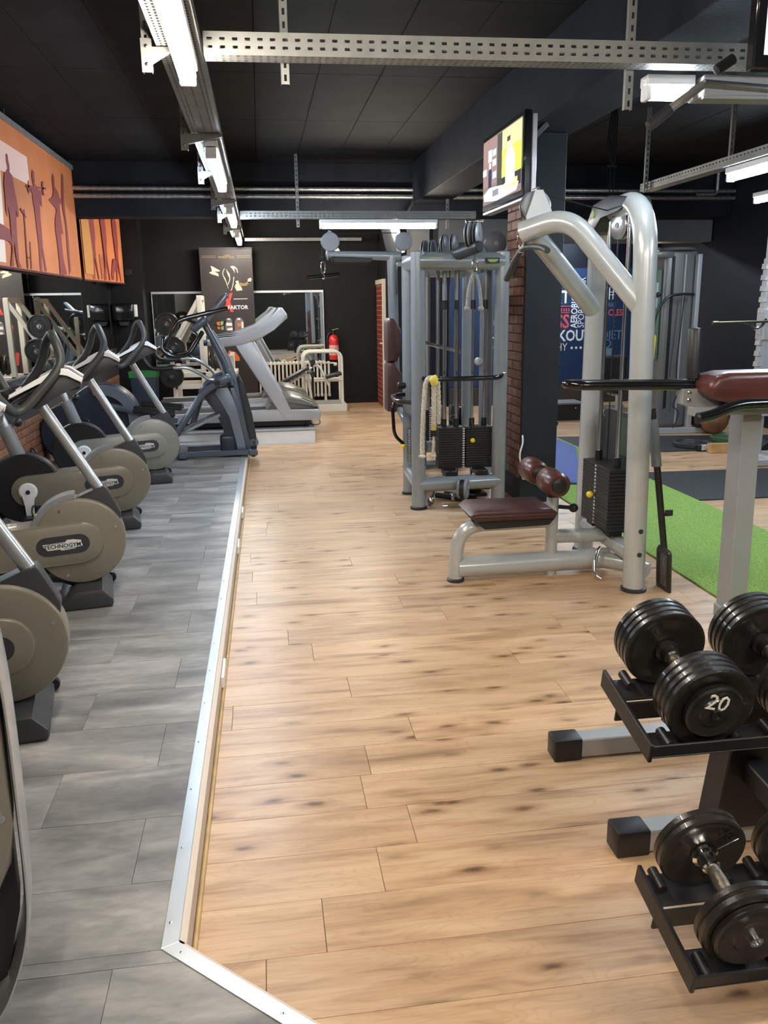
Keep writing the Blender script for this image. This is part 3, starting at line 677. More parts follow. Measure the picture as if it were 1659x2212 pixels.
# ------------------------------------------------------------------ the machine at the very left edge
t = thing('stair_climber', 'champagne grey cardio machine with rounded silver frame, cut by left edge', 'cardio machine', (-0.496, 1.52, 0.1), 14)
fr = spline([(-0.30, 0, 1.06), (-0.14, 0, 1.03), (-0.035, 0, 0.98), (-0.009, 0, 0.86), (-0.009, 0, 0.56), (-0.017, 0, 0.37), (-0.050, 0, 0.245), (-0.105, 0, 0.155), (-0.22, 0, 0.10), (-0.40, 0, 0.085), (-0.75, 0, 0.085)], 6)
part('frame_rim', MB().tube(fr, 0.03, 14, flat=(0.008, 0.085), up=(0, 1, 0)), GREYTUBE, t)
hood = [(-0.75, 0.40), (-0.75, 0.98), (-0.12, 1.00), (-0.036, 0.95), (-0.017, 0.86), (-0.019, 0.58), (-0.030, 0.50), (-0.065, 0.43), (-0.16, 0.38), (-0.30, 0.36)]
h = part('side_hood', MB().prism(hood, 'xz', -0.088, 0.08, 0.012, 2), BEIGE, t)
part('screw', MB().lathe((-0.038, -0.088, 0.60), (0, -1, 0), [(0.009, 0), (0.009, 0.003), (0.005, 0.003), (0.004, 0.001)], 14), STEELROD, h)
part('round_cover', MB().lathe((-0.135, 0.03, 1.10), (0, 1, 0), [(0.06, -0.08), (0.118, -0.08), (0.128, -0.07), (0.128, 0.05), (0.06, 0.05)], 44), BEIGE, t)
part('inner_panel', MB().prism([(-0.75, 0.10), (-0.20, 0.12), (-0.070, 0.22), (-0.032, 0.36), (-0.030, 0.5), (-0.75, 0.5)], 'xz', -0.03, 0.05), BLACKP, t)
part('step_plate', MB().prism([(-0.7, -0.42), (-0.16, -0.36), (-0.085, -0.19), (-0.11, -0.08), (-0.7, -0.10)], 'xy', 0.0, 0.06, 0.01, 2), BEIGE, t)
part('rear_stand', MB().box(-0.80, -0.65, -0.27, 0.28, 0.0, 0.2, 0.02), DARKP, t)
# ================================================================== elliptical trainer
t = thing('elliptical_trainer', 'slate blue elliptical trainer with curved swing arms at the platform end', 'elliptical trainer', (-0.3, 8.78, 0.1), 4)
for y in (-0.20, 0.20): part('base_rail', MB().box(-1.55, 0.14, y-0.035, y+0.035, 0.012, 0.07, 0.008), SLATE, t)
for x in (0.15, -1.5, -0.55): part('cross_foot', MB().box(x-0.045, x+0.045, -0.29, 0.29, 0.012, 0.065, 0.01), SLATE, t)
for x, y in ((0.15, -0.26), (0.15, 0.26), (-1.5, -0.26), (-1.5, 0.26)): part('levelling_foot', MB().lathe((x, y, 0), (0, 0, 1), [(0.022, 0), (0.022, 0.008), (0.008, 0.01), (0.008, 0.02)], 12), BLACKP, t)
mast = [(0.165, 0.06), (0.140, 0.30), (0.085, 0.60), (0.035, 0.80), (-0.03, 1.00), (-0.11, 1.17), (-0.175, 1.27), (-0.235, 1.245), (-0.185, 1.06), (-0.115, 0.86), (-0.055, 0.60), (-0.005, 0.35), (0.02, 0.06)]
part('mast', MB().prism(mast, 'xz', -0.075, 0.075, 0.03, 4), SLATEL, t)
part('mast_tube', MB().tube(spline([(-0.02, -0.14, 0.72), (-0.08, -0.12, 0.95), (-0.17, -0.09, 1.15), (-0.25, -0.06, 1.32)], 5), 0.033, 14), SLATE, t)
part('mast_tube', MB().tube(spline([(-0.02, 0.14, 0.72), (-0.08, 0.12, 0.95), (-0.17, 0.09, 1.15), (-0.25, 0.06, 1.32)], 5), 0.033, 14), SLATE, t)
arch = [(-0.15, 0.02), (-0.155, 0.16), (-0.11, 0.17), (-0.125, 0.30), (-0.19, 0.46), (-0.27, 0.58), (-0.36, 0.655), (-0.26, 0.70), (-0.14, 0.715), (0.0, 0.70), (0.06, 0.50), (0.12, 0.20), (0.14, 0.02)]
part('lower_shroud', MB().prism(arch, 'xz', -0.17, 0.17, 0.015, 2), NAVYP, t)
side = [(-0.01, 0.06), (-0.02, 0.22), (-0.065, 0.40), (-0.13, 0.55), (-0.20, 0.64), (-0.17, 0.70), (-0.06, 0.705), (0.0, 0.55), (0.06, 0.30), (0.09, 0.06)]
for y0 in (-0.19, 0.165): part('side_panel', MB().prism(side, 'xz', y0, y0+0.025, 0.008, 2), SLATEL, t)
edge = [(0.09, 0.06), (0.14, 0.06), (0.06, 0.52), (0.0, 0.70), (-0.05, 0.70), (0.01, 0.5)]
for y0 in (-0.20, 0.17): part('edge_panel', MB().prism(edge, 'xz', y0, y0+0.03, 0.006, 2), SLATE, t)
part('toe_box', MB().box(-0.175, -0.02, -0.215, -0.06, 0.03, 0.22, 0.03, 3), NAVYP, t)
back = [(0.03, 0.80), (0.060, 0.82), (0.10, 0.72), (0.165, 0.42), (0.205, 0.12), (0.195, 0.06), (0.13, 0.06), (0.12, 0.2), (0.06, 0.6)]
part('back_cover', MB().prism(back, 'xz', -0.16, 0.16, 0.02, 3), DARKP, t)
for s, dx, dz in ((-1, 0, 0), (1, 0.06, 0.05)):
    y = s*0.27
    part('pivot_housing', MB().bar((-0.205, y, 0.755), (-0.035, y, 0.815), 0.11, 0.085, 0.03, seg=3), SLATE, t)
    part('pivot_cap', MB().lathe((-0.165, y+s*0.05, 0.768), (0, s, 0), [(0.026, 0), (0.026, 0.012), (0.012, 0.014)], 16), BLACKP, t)
    part('swing_arm', MB().tube(fillet([(-0.12, y, 0.785), (-0.32+dx*0.5, y, 0.66+dz), (-0.62+dx*3, y, 0.235+dz)], 0.09, 6), 0.034, 14), SLATE, t)
    hp = spline([(-0.18, y, 0.79), (-0.25+dx, y, 0.80+dz*0.4), (-0.33+dx, y*1.03, 0.855+dz), (-0.45+dx, y*1.06, 0.915+dz), (-0.61+dx, y*1.06, 0.918+dz), (-0.72+dx, y*1.03, 0.912+dz)], 5)
    part('moving_handle', MB().tube(hp, 0.017, 12), GREYTUBE, t)
    gp = spline([(-0.58+dx, y*1.06, 0.92+dz), (-0.70+dx, y*1.04, 0.912+dz), (-0.79+dx, y*1.0, 0.925+dz), (-0.835+dx, y*0.96, 0.975+dz), (-0.86+dx, y*0.92, 1.03+dz)], 5)
    part('handle_grip', MB().tube(gp, 0.021, 12), BLACKP, t)
    y2 = s*0.19
    part('fixed_handlebar', MB().tube(fillet([(-0.02, y2*0.8, 1.475), (-0.40, y2, 1.395), (-0.515, y2*1.1, 1.365), (-0.60, y2*1.2, 1.23), (-0.655, y2*1.1, 1.13), (-0.70, y2*0.7, 1.10)], 0.06, 5), 0.022, 12), BLACKG, t)
    part('lower_handlebar', MB().tube(fillet([(-0.28, y2*0.5, 1.25), (-0.42, y2*1.0, 1.04), (-0.58, y2*1.25, 1.02), (-0.68, y2*1.2, 1.08), (-0.67, y2*1.0, 1.20)], 0.06, 5), 0.020, 12), BLACKG, t)
    part('handle_fork', MB().cyl((-0.30, y2*0.6, 1.32), (-0.44, y2, 1.385), 0.016, seg=10), BLACKG, t)
    # pedals and their beams
    b0, b1 = ((-1.22, y*0.62, 0.56), (-0.58, y*0.62, 0.39)) if s < 0 else ((-1.22, y*0.62, 0.40), (-0.52, y*0.62, 0.50))
    part('pedal_beam', MB().bar(b0, b1, 0.07, 0.06, 0.012, seg=2), SLATE, t)
    px, pz = (-0.80, 0.47) if s < 0 else (-0.74, 0.49)
    pd = part('pedal', MB().bar((px-0.20, y*0.62, pz+0.035), (px+0.20, y*0.62, pz-0.02), 0.15, 0.035, 0.012, seg=2), BLACKP, t)
    part('pedal_lip', MB().bar((px-0.19, y*0.62-0.07, pz+0.065), (px+0.20, y*0.62-0.07, pz+0.01), 0.012, 0.05, 0.004), BLACKP, pd)
    part('ramp_rail', MB().bar((-0.58, s*0.09-0.06, 0.245), (-0.16, s*0.09-0.06, 0.430), 0.085, 0.030, 0.004), SILVER2, t)
cn = part('console', MB().bar((-0.385, 0, 1.270), (-0.225, 0, 1.385), 0.34, 0.075, 0.03, seg=3), SLATE, t)
part('display_head', MB().bar((-0.235, 0, 1.365), (-0.015, 0, 1.615), 0.30, 0.05, 0.02, seg=3), SLATEL, cn)
part('display', MB().bar((-0.235, 0, 1.395), (-0.055, 0, 1.605), 0.25, 0.012, 0.004), BLACKG, cn)
part('cup_hook', MB().tube(spline([(-0.16, 0.05, 1.32), (-0.10, 0.05, 1.30), (-0.06, 0.05, 1.32), (-0.035, 0.05, 1.36)], 4), 0.006, 8), BLACKP, cn)
rh = part('drive_housing', MB().lathe((-1.30, 0.02, 0.42), (0, 1, 0), [(0.10, -0.15), (0.30, -0.15), (0.345, -0.11), (0.355, -0.05), (0.355, 0.12), (0.30, 0.16), (0.10, 0.16)], 48), NAVYP, t)
ring = arc(-1.30, 0.42, 0.345, -10, 105, 20)+list(reversed(arc(-1.30, 0.42, 0.250, -10, 105, 20)))
part('crank_ring', MB().prism(ring, 'xz', -0.178, -0.148, 0.006), SLATEL, rh)
part('rear_dome', MB().lathe((-1.62, 0.0, 0.30), (0, 1, 0), [(0.08, -0.17), (0.26, -0.17), (0.285, -0.14), (0.285, 0.14), (0.26, 0.17), (0.08, 0.17)], 36), NAVYP, t)
part('pulley_wheel', MB().lathe((0.160, -0.11, 0.13), (0, 1, 0), [(0.035, -0.05), (0.055, -0.045), (0.055, 0.18), (0.035, 0.20)], 24), SLATEL, t)
# ================================================================== treadmills on a white plinth
pb = thing('plinth', 'white low plinth under the two treadmills', 'plinth', (-0.7, 11.1, 0))
part('plinth_body', MB().box(-2.05, 0.585, 9.88, 12.35, 0.0, 0.150), WHITEB, pb, True, False)
part('plinth_top', MB().box(-2.06, 0.592, 9.87, 12.36, 0.150, 0.168, 0.002), mat('grey_plinth_top', (0.30, 0.30, 0.30), 0.5), pb, True, False)
def make_treadmill():
    t = thing('treadmill', 'x', 'treadmill', (0, 0, 0), 0, 'silver treadmills')
    DT = mat('treadmill_silver', (0.46, 0.47, 0.49), 0.3, 0.2, coat=0.2); HD = mat('treadmill_hood', (0.12, 0.115, 0.105), 0.3, coat=0.2)
    dk = [(-1.35, 0.10), (-1.35, 0.19), (-0.2, 0.215), (0.10, 0.225), (0.64, 0.215), (0.672, 0.18), (0.672, 0.12), (0.655, 0.085), (-1.30, 0.085)]
    for y0 in (-0.40, 0.32): part('side_rail', MB().prism(dk, 'xz', y0, y0+0.08, 0.012, 2), DT, t)
    part('belt', MB().box(-1.36, 0.15, -0.318, 0.318, 0.12, 0.185, 0.03, 3), RUBBER, t)
    nose = [(0.05, 0.09), (0.05, 0.215), (0.640, 0.215), (0.675, 0.18), (0.675, 0.12), (0.655, 0.088)]
    part('front_body', MB().prism(nose, 'xz', -0.325, 0.325, 0.012, 2), DT, t)
    hd = [(0.02, 0.215), (0.06, 0.30), (0.16, 0.355), (0.30, 0.372), (0.45, 0.345), (0.58, 0.290), (0.655, 0.235), (0.655, 0.218)]
    part('motor_hood', MB().prism(hd, 'xz', -0.385, 0.385, 0.025, 3), HD, t)
    part('hood_badge', MB().obox((0.53, -0.30, 0.325), (0.09, 0.06, 0.004), Matrix.Rotation(0.42, 3, 'Y'), 0.001), LIME, t)
    for y in (-0.36, 0.36):
        part('upright', MB().prism([(0.235, 0.085), (0.385, 0.085), (-0.095, 1.035), (-0.33, 1.035)], 'xz', y-0.045, y+0.045, 0.02, 3), DT, t)
        lo = [(-0.62, 0.985), (-0.45, 0.965), (-0.22, 0.985), (-0.02, 1.045), (0.16, 1.155), (0.318, 1.285)]
        hi = [(0.312, 1.335), (0.262, 1.405), (0.225, 1.405), (0.12, 1.275), (-0.03, 1.165), (-0.26, 1.085), (-0.62, 1.055)]
        a = part('console_arm', MB().prism(lo+hi, 'xz', y-0.05, y+0.05, 0.018, 3), DT, t)
        st = [(0.215, 1.395), (0.11, 1.278), (-0.04, 1.172), (-0.27, 1.092), (-0.62, 1.062)]
        part('arm_strip', MB().prism(st+[(x+0.004, z+0.012) for x, z in reversed(st)], 'xz', y-0.035, y+0.035), BLACKP, a)
        part('hand_grip', MB().cyl((-0.66, y, 1.02), (-0.52, y, 1.02), 0.035, seg=14), DARKP, a)
    part('console', MB().bar((0.05, 0, 1.20), (0.27, 0, 1.38), 0.64, 0.05, 0.015, seg=2), DARKP, t)
    part('under_frame', MB().box(-1.1, 0.55, -0.30, 0.30, 0.02, 0.09), BLACKP, t, smooth=False)
    for x in (-1.2, 0.5):
        for y in (-0.3, 0.3): part('foot', MB().lathe((x, y, 0), (0, 0, 1), [(0.03, 0), (0.03, 0.02), (0.015, 0.025), (0.015, 0.09)], 12), BLACKP, t)
    part('power_cord', MB().tube(spline([(0.62, -0.25, 0.10), (0.665, -0.24, 0.06), (0.66, -0.26, 0.02), (0.60, -0.28, 0.012), (0.53, -0.24, 0.03)], 4), 0.006, 8), BLACKP, t)
    return t
tm = make_treadmill(); tm['label'] = 'silver treadmill with curved console arm, nearer of the two on the plinth'
tm.location = (0.0, 10.42, 0.168)
t2 = copy_tree(tm); t2['label'] = 'silver treadmill on the far side of the plinth, behind the nearer one'; t2.location = (-0.05, 11.75, 0.168)
# ================================================================== cable machines
def pulley(parent, c, axis, r=0.075, w=0.05, world=True, two=True, m=None, name='pulley'):
    c = Vector(c); a = Vector(axis).normalized()
    p = part(name, MB().lathe(c-a*w*0.25, a, [(r*0.80, 0), (r*0.74, w*0.25), (r*0.80, w*0.5)], 30), BLACKP, parent, world)
    for s in ((-1, 1) if two else (-1,)):
        o = c+a*(s*w*0.28)
        part('pulley_cover', MB().lathe(o, a*s, [(r*0.3, -w*0.05), (r, -w*0.05), (r, w*0.08), (r*0.93, w*0.17), (r*0.30, w*0.22), (r*0.05, w*0.22)], 32), m or PULLEY, p, world)
        part('axle_bolt', MB().lathe(o, a*s, [(r*0.2, w*0.18), (r*0.2, w*0.30), (r*0.11, w*0.30), (r*0.10, w*0.26)], 16), GREYSHELL, p, world)
    return p
def carabiner(mb, p, L=0.08, w=0.034, r=0.005, ax=(1, 0, 0)):
    # oval snap link hanging down from p
    a = Vector(ax).normalized(); p = Vector(p); pts = []
    for i in range(20):
        th = 2*math.pi*i/20; k = abs(math.cos(th))**0.6*(1 if math.cos(th) > 0 else -1)
        pts.append(p+Vector((0, 0, -L/2))+a*(w/2*math.sin(th))+Vector((0, 0, L/2*k)))
    mb.tube(pts, r, 8, closed=True); return mb
def weight_stack(parent, x0, x1, y0, y1, z0, z1, n, face='y', pin=None, labels=True):
    # stack of n plates; face: the side that carries the number strip and the pin
    h = (z1-z0)/n
    me = MB().box(-(x1-x0)/2, (x1-x0)/2, -(y1-y0)/2, (y1-y0)/2, -h/2+0.0012, h/2-0.0012, 0.0015).mesh('weight_plate', STACK, False)
    I = wmat(parent).inverted()
    for i in range(n):
        o = link('weight_plate', me, parent); o.matrix_local = I @ Matrix.Translation(Vector(((x0+x1)/2, (y0+y1)/2, z0+(i+0.5)*h)))
    lb = mat('number_label', (0.62, 0.62, 0.60), 0.5)
    s = MB()
    for i in range(n):
        z = z0+(i+0.5)*h
        if face == 'y': s.box((x0+x1)/2-0.010, (x0+x1)/2+0.010, y0-0.0012, y0, z-h*0.28, z+h*0.28)
        else: s.box(x0-0.0012, x0, (y0+y1)/2-0.010, (y0+y1)/2+0.010, z-h*0.28, z+h*0.28)
    if labels: part('number_strip', s, lb, parent, True, False)
# ------------------------------------------------------------------ lat pulldown
t = thing('lat_pulldown_machine', 'silver grey lat pulldown with maroon seat and thigh rollers', 'lat machine', (1.9, 4.66, 0))
fp = fillet([(2.030, 4.25, 0.0), (1.975, 4.25, 2.105), (2.055, 5.05, 2.105), (2.045, 5.05, 0.0)], [0.30, 0.30], 9)
part('post_arch', MB().tube(fp, 0.061, 22, up=(1, 0, 0)), SILVER, t, True)
for x, y in ((2.030, 4.25), (2.045, 5.05)): part('foot_ring', MB().lathe((x, y, 0), (0, 0, 1), [(0.072, 0), (0.072, 0.016), (0.062, 0.022)], 24), DARKP, t, True)
part('lower_arm', MB().tube(fillet([(2.06, 5.06, 1.525), (1.60, 4.73, 1.905), (1.475, 4.66, 1.99)], 0.12, 6), 0.056, 20), SILVER, t, True)
part('upper_arm', MB().tube(fillet([(1.99, 4.255, 1.555), (1.635, 4.44, 2.035), (1.43, 4.60, 1.965)], 0.22, 10), 0.056, 20), SILVER, t, True)
part('head_plate', MB().prism([(1.465, 1.93), (1.56, 1.965), (1.615, 2.03), (1.59, 2.09), (1.545, 2.185), (1.50, 2.185), (1.455, 2.05)], 'xz', 4.60, 4.615, 0.003), SILVER, t, True)
pulley(t, (1.520, 4.66, 2.105), (0, 1, 0), 0.082, 0.07)
part('pulley_pin', MB().cyl((1.522, 4.62, 2.192), (1.522, 4.70, 2.192), 0.010, seg=10), CHROME, t, True)
# top casing with its own pulley
cs = part('top_casing', MB().prism([(4.40, 2.075), (4.44, 2.135), (4.66, 2.165), (4.88, 2.140), (4.95, 2.06), (4.95, 1.975), (4.84, 1.985), (4.76, 2.07), (4.52, 2.07)], 'yz', 1.935, 2.085, 0.015, 2), DARKP, t, True)
part('casing_badge', MB().lathe((1.935, 4.86, 2.085), (-1, 0, 0), [(0.022, 0), (0.022, 0.003), (0.016, 0.004)], 16), LIME, cs, True)
pulley(t, (2.01, 4.64, 2.005), (-1, -0.2, 0), 0.075, 0.05, m=GREYTUBE)
part('cable', MB().tube([(1.525, 4.66, 2.175), (1.98, 4.66, 2.075)], 0.0035, 6).tube([(1.445, 4.66, 2.10), (1.445, 4.66, 1.965)], 0.0035, 6), BLACKP, t, True)
for y in (4.53, 4.80): part('guide_rod', MB().cyl((2.015, y, 0.22), (2.015, y, 2.06), 0.0125, seg=12), CHROME, t, True)
part('stack_cable', MB().cyl((2.01, 4.665, 0.66), (2.01, 4.665, 2.0), 0.004, seg=6), BLACKP, t, True)
weight_stack(t, 1.945, 2.085, 4.465, 4.870, 0.285, 0.655, 17, 'x')
for y in (4.53, 4.80): part('rod_bush', MB().cyl((2.015, y, 0.655), (2.015, y, 0.715), 0.022, seg=14), BLACKP, t, True)
pk = part('weight_pin', MB().cyl((1.945, 4.645, 0.475), (1.915, 4.645, 0.475), 0.008, seg=10), STEELROD, t, True)
part('pin_knob', MB().sphere((1.905, 4.645, 0.475), 0.021, 14, 10), YELLOW, pk, True)
for y in (4.54, 4.80): part('stack_foot', MB().box(1.975, 2.055, y-0.05, y+0.05, 0.245, 0.285, 0.006), BLACKP, t, True)
sg = [(4.50, 0.24), (5.0, 0.24), (5.0, 0.88), (4.96, 0.94), (4.88, 0.955), (4.50, 0.955)]
sp = part('stack_shroud', MB().prism(sg, 'yz', 2.105, 2.118, 0.002), DARKP, t, True)
part('shroud_bolt', MB().lathe((2.105, 4.95, 0.905), (-1, 0, 0), [(0.009, 0), (0.009, 0.004), (0.004, 0.005)], 12), CHROME, sp, True)
part('instruction_plate', MB().box(2.100, 2.104, 4.56, 4.76, 0.70, 0.93, 0.001), mat('green_grey_label', (0.05, 0.075, 0.055), 0.5), sp, True, False)
part('cross_tube', MB().cyl((2.035, 4.27, 0.195), (2.05, 5.03, 0.195), 0.052, seg=20), SILVER, t, True)
part('link_tube', MB().cyl((1.655, 4.62, 0.235), (2.035, 4.62, 0.225), 0.042, seg=18), SILVER, t, True)
part('base_tube', MB().tube(fillet([(1.075, 4.595, 0.012), (1.085, 4.595, 0.335), (1.66, 4.615, 0.335)], 0.20, 9), 0.042, 18, up=(0, 1, 0)), SILVER, t, True)
part('floor_beam', MB().cyl((1.085, 4.60, 0.080), (2.03, 4.62, 0.080), 0.062, seg=20), SILVER, t, True)
part('side_foot', MB().tube(fillet([(1.95, 4.62, 0.08), (2.12, 4.45, 0.08), (2.17, 4.38, 0.06)], 0.1, 6), 0.05, 16), SILVER, t, True)
part('foot_ring', MB().lathe((1.075, 4.595, 0), (0, 0, 1), [(0.052, 0), (0.052, 0.014), (0.043, 0.02)], 20), DARKP, t, True)
hp = part('roller_post', MB().cyl((1.665, 4.615, 0.0), (1.665, 4.615, 0.485), 0.036, seg=20), SILVER, t, True)
part('post_cap', MB().lathe((1.665, 4.615, 0.480), (0, 0, 1), [(0.037, 0), (0.037, 0.014), (0.022, 0.016)], 20), BLACKP, hp, True)
part('inner_post', MB().cyl((1.665, 4.615, 0.46), (1.610, 4.615, 0.605), 0.018, seg=14), CHROME, hp, True)
kb = part('adjust_knob', MB().cyl((1.69, 4.58, 0.425), (1.755, 4.54, 0.425), 0.012, seg=12), BLACKP, hp, True)
part('knob_ball', MB().sphere((1.765, 4.535, 0.425), 0.027, 14, 10), BLACKP, kb, True)
part('axle', MB().cyl((1.60, 4.33, 0.605), (1.60, 4.90, 0.605), 0.016, seg=12), CHROME, hp, True)
for y0, y1 in ((4.34, 4.545), (4.685, 4.89)):
    r = part('thigh_roller', MB().lathe((1.60, y0, 0.605), (0, 1, 0), [(0.03, -0.004), (0.058, 0), (0.072, 0.02), (0.073, 0.10), (0.073, y1-y0-0.02), (0.058, y1-y0), (0.03, y1-y0+0.004)], 26), MAROON, t, True)
    part('end_cap', MB().lathe((1.60, y0, 0.605), (0, -1, 0), [(0.042, -0.002), (0.042, 0.012), (0.03, 0.018), (0.012, 0.019)], 20), BLACKP, r, True)
st = part('seat_pad', MB().prism([(1.125, 0.425), (1.165, 0.455), (1.60, 0.452), (1.645, 0.420), (1.625, 0.385), (1.16, 0.385)], 'xz', 4.45, 4.77, 0.018, 3), MAROON2, t, True)
part('seat_shell', MB().prism([(1.15, 0.39), (1.64, 0.39), (1.60, 0.345), (1.22, 0.335)], 'xz', 4.47, 4.75, 0.010, 2), BLACKP, t, True)
part('seat_piping', MB().tube([(1.14, 4.448, 0.420), (1.635, 4.448, 0.417)], 0.005, 8), MAROON2, st, True)
for x, z in ((1.965, 0.36), (1.985, 0.225)): part('plug', MB().lathe((2.025, 4.19, z), (0, -1, 0), [(0.014, -0.004), (0.014, 0.003), (0.010, 0.004)], 14), DARKP, t, True)
# lat bar hanging from the machine
b = thing('lat_bar', 'curved dark lat bar hanging from the lat pulldown pulley', 'pull bar', (1.45, 4.66, 1.75))
part('bar', MB().tube(spline([(1.475, 4.30, 1.853), (1.482, 4.40, 1.873), (1.478, 4.55, 1.888), (1.470, 4.70, 1.885), (1.478, 4.85, 1.845), (1.490, 4.95, 1.825)], 5), 0.016, 12), GRIP, b, True)
part('grip', MB().tube(fillet([(1.492, 4.92, 1.83), (1.500, 5.0, 1.80), (1.497, 5.10, 1.735)], 0.03, 4), 0.020, 12), GRIP, b, True)
part('snap_link', carabiner(MB(), (1.445, 4.66, 1.972), 0.085, 0.034, 0.0055), CHROME, b, True)
part('link_plate', MB().box(1.435, 1.462, 4.648, 4.672, 1.862, 1.905, 0.003), CHROME, b, True)
# landmine row handle leaning on the post
b = thing('row_handle_bar', 'worn black row handle bar leaning against the lat machine post', 'bar', (2.19, 4.25, 0))
part('pole', MB().cyl((2.20, 4.245, 0.22), (2.118, 4.34, 1.02), 0.019, seg=14), IRONB, b, True)
part('sleeve', MB().cyl((2.150, 4.305, 0.70), (2.124, 4.335, 0.96), 0.028, seg=14), GALV, b, True)
part('lug', MB().box(2.20, 2.245, 4.26, 4.275, 0.42, 0.455, 0.003), IRONB, b, True)
lp = MB(); lp.M = Matrix.Translation((2.205, 4.235, 0.002)) @ Matrix.Rotation(R2(-3), 4, 'Y')
lp.tube(fillet([(0, -0.06, 0.0), (0, 0.06, 0.0), (0, 0.06, 0.225), (0, -0.06, 0.225), (0, -0.06, 0.001)], 0.02, 3), 0.016, 8, flat=(0.012, 0.024))
part('foot_loop', lp, IRONB, b, True)
lp = MB(); lp.M = Matrix.Translation((2.205, 4.235, 0.002)) @ Matrix.Rotation(R2(-3), 4, 'Y')
part('channel_web', lp.box(-0.004, 0.004, -0.055, 0.055, 0.01, 0.222), mat('chipped_paint', (0.10, 0.09, 0.075), 0.6, var=0.6, scale=35), b, True, False)
# curved chrome handle on the floor
b = thing('chrome_pull_bar', 'curved chrome pull bar on the floor under the lat machine', 'pull bar', (1.93, 4.5, 0))
part('bar', MB().tube(spline([(1.915, 4.43, 0.014), (1.885, 4.455, 0.04), (1.895, 4.49, 0.10), (1.925, 4.525, 0.155), (1.945, 4.535, 0.175)], 6), 0.012, 10), CHROME, b, True)
# ------------------------------------------------------------------ cable tower
t = thing('cable_tower', 'blue grey multi station cable tower with black weight stacks', 'cable machine', (1.53, 6.9, 0))
for x, y in ((1.190, 6.40), (1.855, 6.44), (1.215, 6.96), (1.90, 7.05), (1.42, 8.15), (2.02, 8.20)):
    p = part('post', MB().tube([(x, y, 0.0), (x, y, 1.97)], 0.056, 20), SILVER2, t, True)
    part('foot_ring', MB().lathe((x, y, 0), (0, 0, 1), [(0.068, 0), (0.068, 0.016), (0.058, 0.022)], 22), BLACKP, p, True)
    part('post_cap', MB().sphere((x, y, 1.965), 0.056, 16, 8, (1, 1, 0.3)), SILVER2, p, True)
for z, r in ((1.905, 0.066), (0.195, 0.060)):
    part('front_beam', MB().cyl((1.190, 6.40, z), (1.855, 6.44, z), r, seg=22), SILVER2, t, True)
    part('side_beam', MB().cyl((1.190, 6.40, z), (1.215, 6.96, z), r*0.85, seg=20), SILVER2, t, True)
    part('side_beam', MB().cyl((1.855, 6.44, z), (1.90, 7.05, z), r*0.85, seg=20), SILVER2, t, True)
    part('side_beam', MB().cyl((1.215, 6.96, z), (1.42, 8.15, z), r*0.85, seg=20), SILVER2, t, True)
    part('rear_beam', MB().cyl((1.42, 8.15, z), (2.02, 8.20, z), r, seg=20), SILVER2, t, True)
    part('side_beam', MB().cyl((1.90, 7.05, z), (2.02, 8.20, z), r*0.85, seg=20), SILVER2, t, True)
bp = part('badge_plate', MB().box(1.70, 1.81, 6.355, 6.362, 1.885, 1.925, 0.002), BLACKP, t, True)
part('badge', MB().prism([(1.715, 1.915), (1.797, 1.915), (1.79, 1.900), (1.77, 1.893), (1.74, 1.893), (1.722, 1.900)], 'xz', 6.352, 6.356), LIME, bp, True)
# front double stack
for x0, x1 in ((1.375, 1.590), (1.600, 1.815)):
    weight_stack(t, x0, x1, 6.50, 6.63, 0.295, 0.63, 17, 'y', labels=False)
part('number_strip', (lambda m: [m.box(1.570, 1.588, 6.4975, 6.4995, 0.30+i*0.0195, 0.311+i*0.0195) for i in range(17)] and m)(MB()), mat('number_label', (0.62, 0.62, 0.60), 0.5), t, True, False)
pk = part('weight_pin', MB().cyl((1.645, 6.50, 0.525), (1.645, 6.475, 0.525), 0.007, seg=8), STEELROD, t, True)
part('pin_knob', MB().sphere((1.645, 6.465, 0.525), 0.020, 14, 10), YELLOW, pk, True)
part('pin_cord', MB().tube(spline([(1.645, 6.485, 0.53), (1.635, 6.485, 0.57), (1.650, 6.485, 0.63), (1.645, 6.50, 0.68)], 4), 0.007, 8), BLACKP, t, True)
for x in (1.43, 1.53, 1.66, 1.76):
    g = part('guide_rod', MB().cyl((x, 6.565, 0.2), (x, 6.565, 1.88), 0.0115, seg=12), CHROME, t, True)
    part('rod_sleeve', MB().cyl((x, 6.565, 1.62), (x, 6.565, 1.84), 0.017, seg=12), SILVER2, g, True)
    part('rod_collar', MB().cyl((x, 6.565, 1.55), (x, 6.565, 1.62), 0.020, seg=12), BLACKP, g, True)
    part('rod_bush', MB().cyl((x, 6.565, 0.63), (x, 6.565, 0.695), 0.022, seg=12), BLACKP, g, True)
for x in (1.46, 1.71): part('stack_foot', MB().box(x-0.05, x+0.05, 6.40, 6.58, 0.245, 0.295, 0.008), BLACKP, t, True)
# left side stack facing the aisle
weight_stack(t, 1.165, 1.285, 6.56, 6.80, 0.315, 0.60, 14, 'x')
pk = part('weight_pin', MB().cyl((1.165, 6.68, 0.46), (1.125, 6.68, 0.46), 0.007, seg=8), STEELROD, t, True)
part('pin_knob', MB().sphere((1.115, 6.68, 0.46), 0.020, 14, 10), YELLOW, pk, True)
for y in (6.61, 6.75):
    g = part('guide_rod', MB().cyl((1.225, y, 0.2), (1.225, y, 1.88), 0.0115, seg=12), CHROME, t, True)
    part('rod_sleeve', MB().cyl((1.225, y, 1.62), (1.225, y, 1.84), 0.017, seg=12), SILVER2, g, True)
    part('rod_collar', MB().cyl((1.225, y, 1.55), (1.225, y, 1.62), 0.020, seg=12), BLACKP, g, True)
    part('rod_bush', MB().cyl((1.225, y, 0.60), (1.225, y, 0.665), 0.022, seg=12), BLACKP, g, True)
